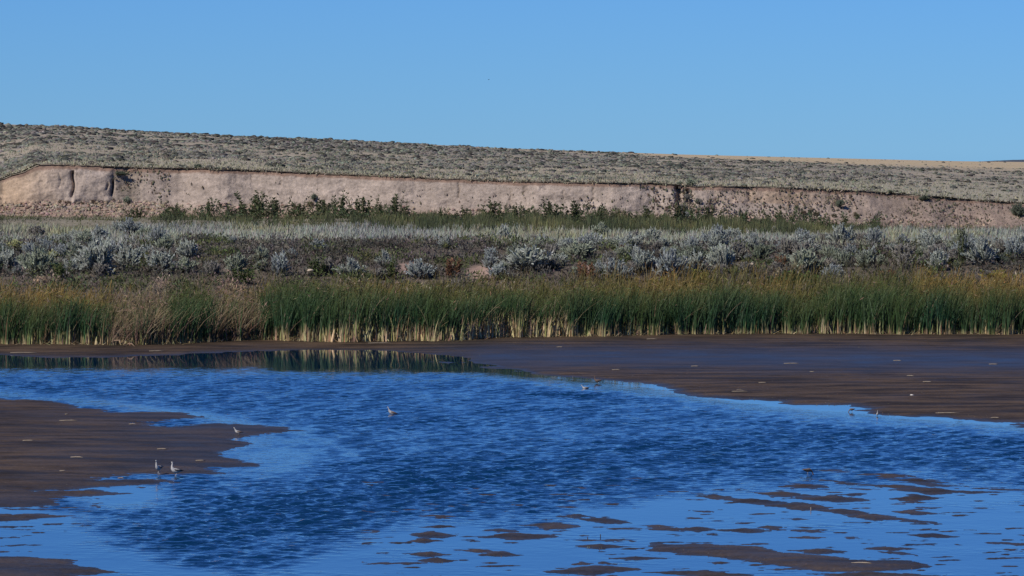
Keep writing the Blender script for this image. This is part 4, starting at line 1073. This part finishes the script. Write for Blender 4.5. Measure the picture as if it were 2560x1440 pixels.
while cnt < 60:
    x = random.uniform(-40, 2600); back = random.uniform(1.5, 16) if x < 1900 else random.uniform(8, 30)
    if 400 < x < 620 and back < 8: continue
    rim_shrub(x, random.uniform(10, 18), random.uniform(5, 9), random.choice(['greygreen', 'dark', 'greygreen', 'mauve']), "low grey green sagebrush among the many dotting the plateau just behind the bluff rim", back, 'low sagebrush on the plateau behind the rim')
    cnt += 1

# ------------------------------------------------------------------ litter on the mud
M_STRAW = plain("bleached reed straw", (.30, .25, .19), .7, .2)
def stick(x, row, L, ang, lab, thick=.018, group='bleached reed pieces on the mud', rise=.006):
    Y = float(ray_y(row, mud_h(x, row))); X = float(px_x(x, Y)); s = L * Y / F_PX
    g = random.Random(x * 7 + row); b = Batch()
    pts = [(-s / 2, 0, 0), (-s / 6, g.uniform(-.06, .06), rise * .8), (s / 5, g.uniform(-.06, .06), rise), (s / 2, 0, 0)]
    b.tube(pts, [thick * .7, thick, thick, thick * .4], [.5, .42, .3], 5)
    o = link("reed_stick", b.mesh("reed_stick"), M_STRAW); o.location = (X, Y, mud_h(x, row) + thick * .7); o.rotation_euler = (0, 0, ang)
    return tag(o, lab, "stick", group)
sticks = [(170, 1052, 46, .1, "longest bleached reed piece on the upper left mud spit"), (165, 1036, 12, .9, "short slanting bleached bit near the top of the left spit"), (190, 1144, 34, -.35, "pale double reed piece in the middle of the left mud spit"), (405, 1123, 26, .1, "short pale reed piece above the two standing birds"), (330, 1061, 18, 0, "small pale reed piece near the little inlet on the left spit"), (500, 1152, 24, .1, "pale reed piece right of the two standing birds"), (155, 1178, 16, 0, "small reed piece low on the left spit"), (1908, 957, 22, .05, "bright short reed piece on the right mudflat above the pale pair"), (1850, 979, 40, -.1, "pale double reed pieces above the left end of the right shore"), (2277, 940, 20, -.6, "slanting pale reed piece in the middle of the right mudflat"), (2320, 955, 24, -.1, "reed piece just below the slanting one on the right flat"), (2031, 930, 14, -.5, "short slanting reed piece left of centre on the right flat"), (1738, 916, 20, 0, "thin reed piece on the wet blue grey mud at centre right"), (1980, 909, 40, 0, "long thin reed piece on the wet blue grey mud"), (2245, 902, 22, 0, "thin reed piece far out on the wet mud at right"), (2485, 911, 24, -.1, "thin reed piece on wet mud near the right edge"), (2370, 1033, 60, 0, "long thin straw near the lower edge of the right flat"), (2490, 1045, 22, .1, "short straw at the water edge near the right border"), (1850, 975, 18, .5, "small straw leaning over the pale double pieces"), (1540, 925, 20, 0, "short straw on brown mud at mid shore"), (1400, 868, 16, .2, "short straw on mud just off the central reeds"), (2156, 1409, 54, -.22, "long yellow straw lying on the largest foreground mud bar"), (1630, 848, 26, .1, "pale straw right at the foot of the reeds"), (950, 858, 60, .05, "long pale culm lying along the reed edge at centre left"), (300, 1196, 14, 0, "tiny straw beside the narrow pool on the left spit"), (70, 1102, 30, .05, "faint straw on the brown left edge of the spit"), (60, 882, 70, .03, "long tan stem on the mud strip at the left border"), (390, 878, 36, .05, "tan stem on the mud right of the heap of fallen reeds")]
for (x, r, L, a, lab) in sticks: stick(x, r, L, a, lab, .011)
# slanting fallen culms left
for (x, r, L, a, lab) in [(262, 858, 95, -1.15, "longest fallen brown culm slanting down to the mud at left"), (292, 866, 60, -1.2, "fallen culm lying just below the longest one"), (325, 874, 46, -1.0, "lowest fallen culm pointing to the water at left"), (250, 850, 60, -.9, "upper fallen culm half hidden by the left reeds"), (285, 852, 44, .9, "crossed culm leaning on the fallen ones at left")]:
    o = stick(x, r, L, a, lab, .024, 'fallen culms in a heap by the left reeds', rise=.10); o.location.z += .10
    o.data.materials.clear(); o.data.materials.append(plain("brown culm", (.25, .17, .11)))
# specks
b = Batch()
pxv = np.concatenate([rng.uniform(1150, 2900, 1500), rng.uniform(-200, 700, 300), rng.uniform(1000, 2560, 500)]); rwv = np.concatenate([rng.uniform(850, 1050, 1500), rng.uniform(1005, 1230, 300), rng.uniform(1290, 1438, 500)])
jj = np.clip(np.searchsorted(pxs, pxv), 0, len(pxs) - 1); ii = np.clip(((rwv - rows[0]) / 1.4).astype(int), 0, len(rows) - 1)
hm = H[ii, jj]; m = hm > .012; pxv, rwv, hm = pxv[m], rwv[m], hm[m]; n = len(pxv)
Y = ray_y(rwv, hm); X = px_x(pxv, Y)
b.domes(np.stack([X, Y, hm + .003], -1), rng.uniform(.005, .02, n) * (Y / 150), rng.uniform(.004, .012, n) * (Y / 150), jit([.18, .15, .125], n, .6), nr=4)
o = link("mud_debris", b.mesh("mud_debris"), M_LEAF); tag(o, kind='stuff')
M_SHELL = plain("white stone", (.55, .52, .48), .8, .2)
for (x, r, w, h, lab) in [(2281, 991, 12, 8, "white stone on the brown mud of the right flat"), (2332, 991, 6, 5, "tiny white stone just right of the other white stone")]:
    Y = float(ray_y(r, .03)); rock(x, r, w, h, lab, mat=M_SHELL, Y=Y, Z=.02, seed=int(x), cat="stone", name="stone")
# thin stakes in the water
M_STAKE = plain("dark stake", (.05, .04, .035), .8)
for (x, r, h, lab) in [(1501, 1343, 8, "short dark stake rising from calm water among foreground mud patches"), (1469, 1346, 4, "tiny dark stake just left of the short stake"), (2028, 1277, 9, "thin pale stake standing on the middle foreground mud bar")]:
    Y = float(ray_y(r, 0)); hh = h * Y / F_PX; b = Batch(); b.tube([(0, 0, -.1), (.004, 0, hh * .6), (0, 0, hh)], [.009, .009, .006], [.05, .04, .035], 6)
    o = link("stake", b.mesh("stake"), M_STAKE if x != 2028 else M_STRAW); o.location = (float(px_x(x, Y)), Y, 0); tag(o, lab, "stake")

# ------------------------------------------------------------------ birds
M_WHITE = plain("white plumage", (.48, .47, .45), .7, .2, .06); M_BLACK = plain("black plumage", (.02, .02, .022), .6, .3, .1)
M_BUFF = plain("buff head plumage", (.66, .60, .54), .7, .2, .08); M_BROWNP = plain("brown plumage", (.14, .10, .08), .8, .2, .2); M_LEG = plain("blue grey leg", (.42, .44, .47), .5, .3, .05); M_BILL = plain("dark bill", (.02, .02, .02), .4, .4, .05)
def loft(name, rings, mat, parent, sides=14):
    """rings: (centre xyz, radius along z, radius along y); spine runs in the xz plane"""
    V = []; n = len(rings)
    cs = [np.array(r[0], float) for r in rings]
    for i, (c, rz, ry) in enumerate(rings):
        d = cs[min(i + 1, n - 1)] - cs[max(i - 1, 0)]; d /= np.linalg.norm(d) + 1e-9
        up = np.array([-d[2], 0, d[0]])
        for k in range(sides):
            a = 2 * math.pi * k / sides
            V.append(cs[i] + up * math.cos(a) * rz + np.array([0, 1, 0]) * math.sin(a) * ry)
    Q = [[i * sides + k, i * sides + (k + 1) % sides, (i + 1) * sides + (k + 1) % sides, (i + 1) * sides + k] for i in range(n - 1) for k in range(sides)]
    m = len(V); V += [cs[0], cs[-1]]
    T = [[m, (k + 1) % sides, k] for k in range(sides)] + [[m + 1, (n - 1) * sides + k, (n - 1) * sides + (k + 1) % sides] for k in range(sides)]
    return link(name, mesh_from(name, np.array(V), [np.array(Q), np.array(T)], smooth=True), mat, parent)
def wader(x, row, scale, face, lab, neck='up', body_mat=M_WHITE, stripe=True, legs=.17, tilt=0.0, z=None, sink=0.0):
    """bird looks along -x of its own axes, turned by face"""
    zz = mud_h(x, row) if z is None else z
    Y = float(ray_y(row, zz)); t = empty("wading_bird", (float(px_x(x, Y)), Y, zz - sink), face, scale)
    L = legs
    if neck == 'up':
        nk = [((-.115, 0, L + .075), .040, .034), ((-.135, 0, L + .13), .022, .020), ((-.132, 0, L + .185), .018, .016), ((-.140, 0, L + .215), .022, .019), ((-.158, 0, L + .222), .018, .015), ((-.172, 0, L + .219), .008, .007)]
    elif neck == 'fwd':
        nk = [((-.12, 0, L + .07), .040, .034), ((-.155, 0, L + .115), .022, .020), ((-.185, 0, L + .15), .018, .016), ((-.205, 0, L + .175), .021, .018), ((-.225, 0, L + .18), .017, .014), ((-.238, 0, L + .178), .008, .007)]
    else:
        nk = [((-.13, 0, L + .02), .038, .034), ((-.175, 0, L - .02), .022, .020), ((-.20, 0, L - .07), .018, .016), ((-.21, 0, L - .10), .021, .018), ((-.218, 0, L - .12), .017, .014), ((-.222, 0, L - .135), .008, .007)]
    body = [((.18, 0, L + .055), .006, .010), ((.13, 0, L + .05), .022, .026), ((.06, 0, L + .04), .050, .048), ((-.02, 0, L + .032), .062, .056), ((-.075, 0, L + .04), .056, .050)] + nk
    loft("body", body, body_mat, t)
    hd = nk[3][0]; tipd = nk[5][0]
    for s in (-1, 1):
        w = loft("wing", [((.20, s * .02, L + .062), .004, .004), ((.12, s * .038, L + .062), .020, .010), ((.03, s * .052, L + .055), .030, .011), ((-.05, s * .048, L + .052), .024, .010), ((-.085, s * .036, L + .05), .008, .006)], M_BLACK if stripe else M_BROWNP, t, 8)
        if stripe: loft("wing_bar", [((.11, s * .050, L + .068), .003, .003), ((.04, s * .064, L + .064), .009, .004), ((-.03, s * .062, L + .062), .008, .004), ((-.06, s * .050, L + .062), .003, .003)], M_WHITE, w, 6)
        loft("leg", [((.012, s * .022, -.02), .005, .005), ((.0, s * .022, L * .5), .006, .006), ((.012, s * .022, L * .52), .005, .005), ((-.005, s * .022, L + .01), .009, .009)], M_LEG, t, 6)
        e = loft("eye", [((hd[0] - .012 - .003, s * .017, hd[2] + .004), .0035, .002), ((hd[0] - .012 + .003, s * .017, hd[2] + .004), .0035, .002)], M_BILL, t, 6)
    d = -1 if neck != 'down' else 0
    if neck == 'down': bl = [(tipd, .005, .005), ((tipd[0] - .015, 0, tipd[2] - .04), .003, .003), ((tipd[0] - .04, 0, max(tipd[2] - .07, -.01)), .001, .001)]
    else: bl = [(tipd, .005, .005), ((tipd[0] - .045, 0, tipd[2] - .006), .003, .003), ((tipd[0] - .085, 0, tipd[2] + .008), .001, .001)]
    loft("bill", bl, M_BILL, t, 6)
    t.rotation_euler[1] = tilt
    tag(t, lab, "bird", 'wading birds on the mud and in the shallows')
    return t
wader(396, 1187, .86, 1.15, "left of two black and white avocets standing together on the left mud spit", legs=.14)
wader(437, 1190, .86, .5, "right of the two black and white avocets, closest to the water, wading", legs=.10, tilt=.18)
wader(594, 1086, .6, .3, "small white bird hunched alone near the tip of the left mud spit", neck='fwd', stripe=False, legs=.06, tilt=.2)
wader(979, 1036, .75, .2, "pale wading bird alone out in the rippled blue water", body_mat=plain("grey plumage", (.36, .37, .38), .7), neck='fwd', stripe=False, legs=.05, tilt=.3, z=0.0, sink=.02)
wader(1464, 971, .6, .3, "tiny white bird on the water below the central mudflat edge", neck='fwd', stripe=False, legs=.03, z=0.0, sink=.03)
wader(1495, 958, .7, .2, "tiny dark bird with raised neck at the edge of the central mud", body_mat=M_BROWNP, stripe=False, legs=.07)
wader(2020, 1188, .65, 3.6, "brown backed bird bending down at the upper edge of the right shoals", neck='down', body_mat=M_BROWNP, stripe=False, legs=.13)
wader(2194, 1040, .5, 1.6, "tiny white bird at the very edge of the right mudflat", stripe=False, legs=.06)
wader(2131, 1030, .5, .4, "tiny dark bird in the small bright pool at the right shore", body_mat=M_BROWNP, stripe=False, legs=.10, neck='down')
# flying bird
t = empty("flying_bird", (float(px_x(1222, 420.)), 420., float(ray_z(199, 420.))), .7, .8)
loft("body", [((.08, 0, 0), .005, .01), ((.04, 0, 0), .02, .02), ((-.03, 0, 0), .025, .025), ((-.08, 0, .005), .016, .015), ((-.1, 0, .005), .004, .004)], M_BLACK, t, 8)
for s in (-1, 1):
    V = np.array([(-.04, s * .02, .01), (.03, s * .02, .008), (.015, s * .09, .04), (.05, s * .17, .03), (-.03, s * .1, .045), (-.04, s * .02, .004), (.03, s * .02, .002), (.015, s * .09, .034)])
    link("wing", mesh_from("wing", V, [np.array([[0, 1, 2, 4]]), np.array([[4, 2, 3]]), np.array([[5, 7, 6], [5, 4, 7], [4, 3, 7]])]), M_BLACK, t)
tag(t, "single tiny dark bird flying alone high in the blue sky", "bird")
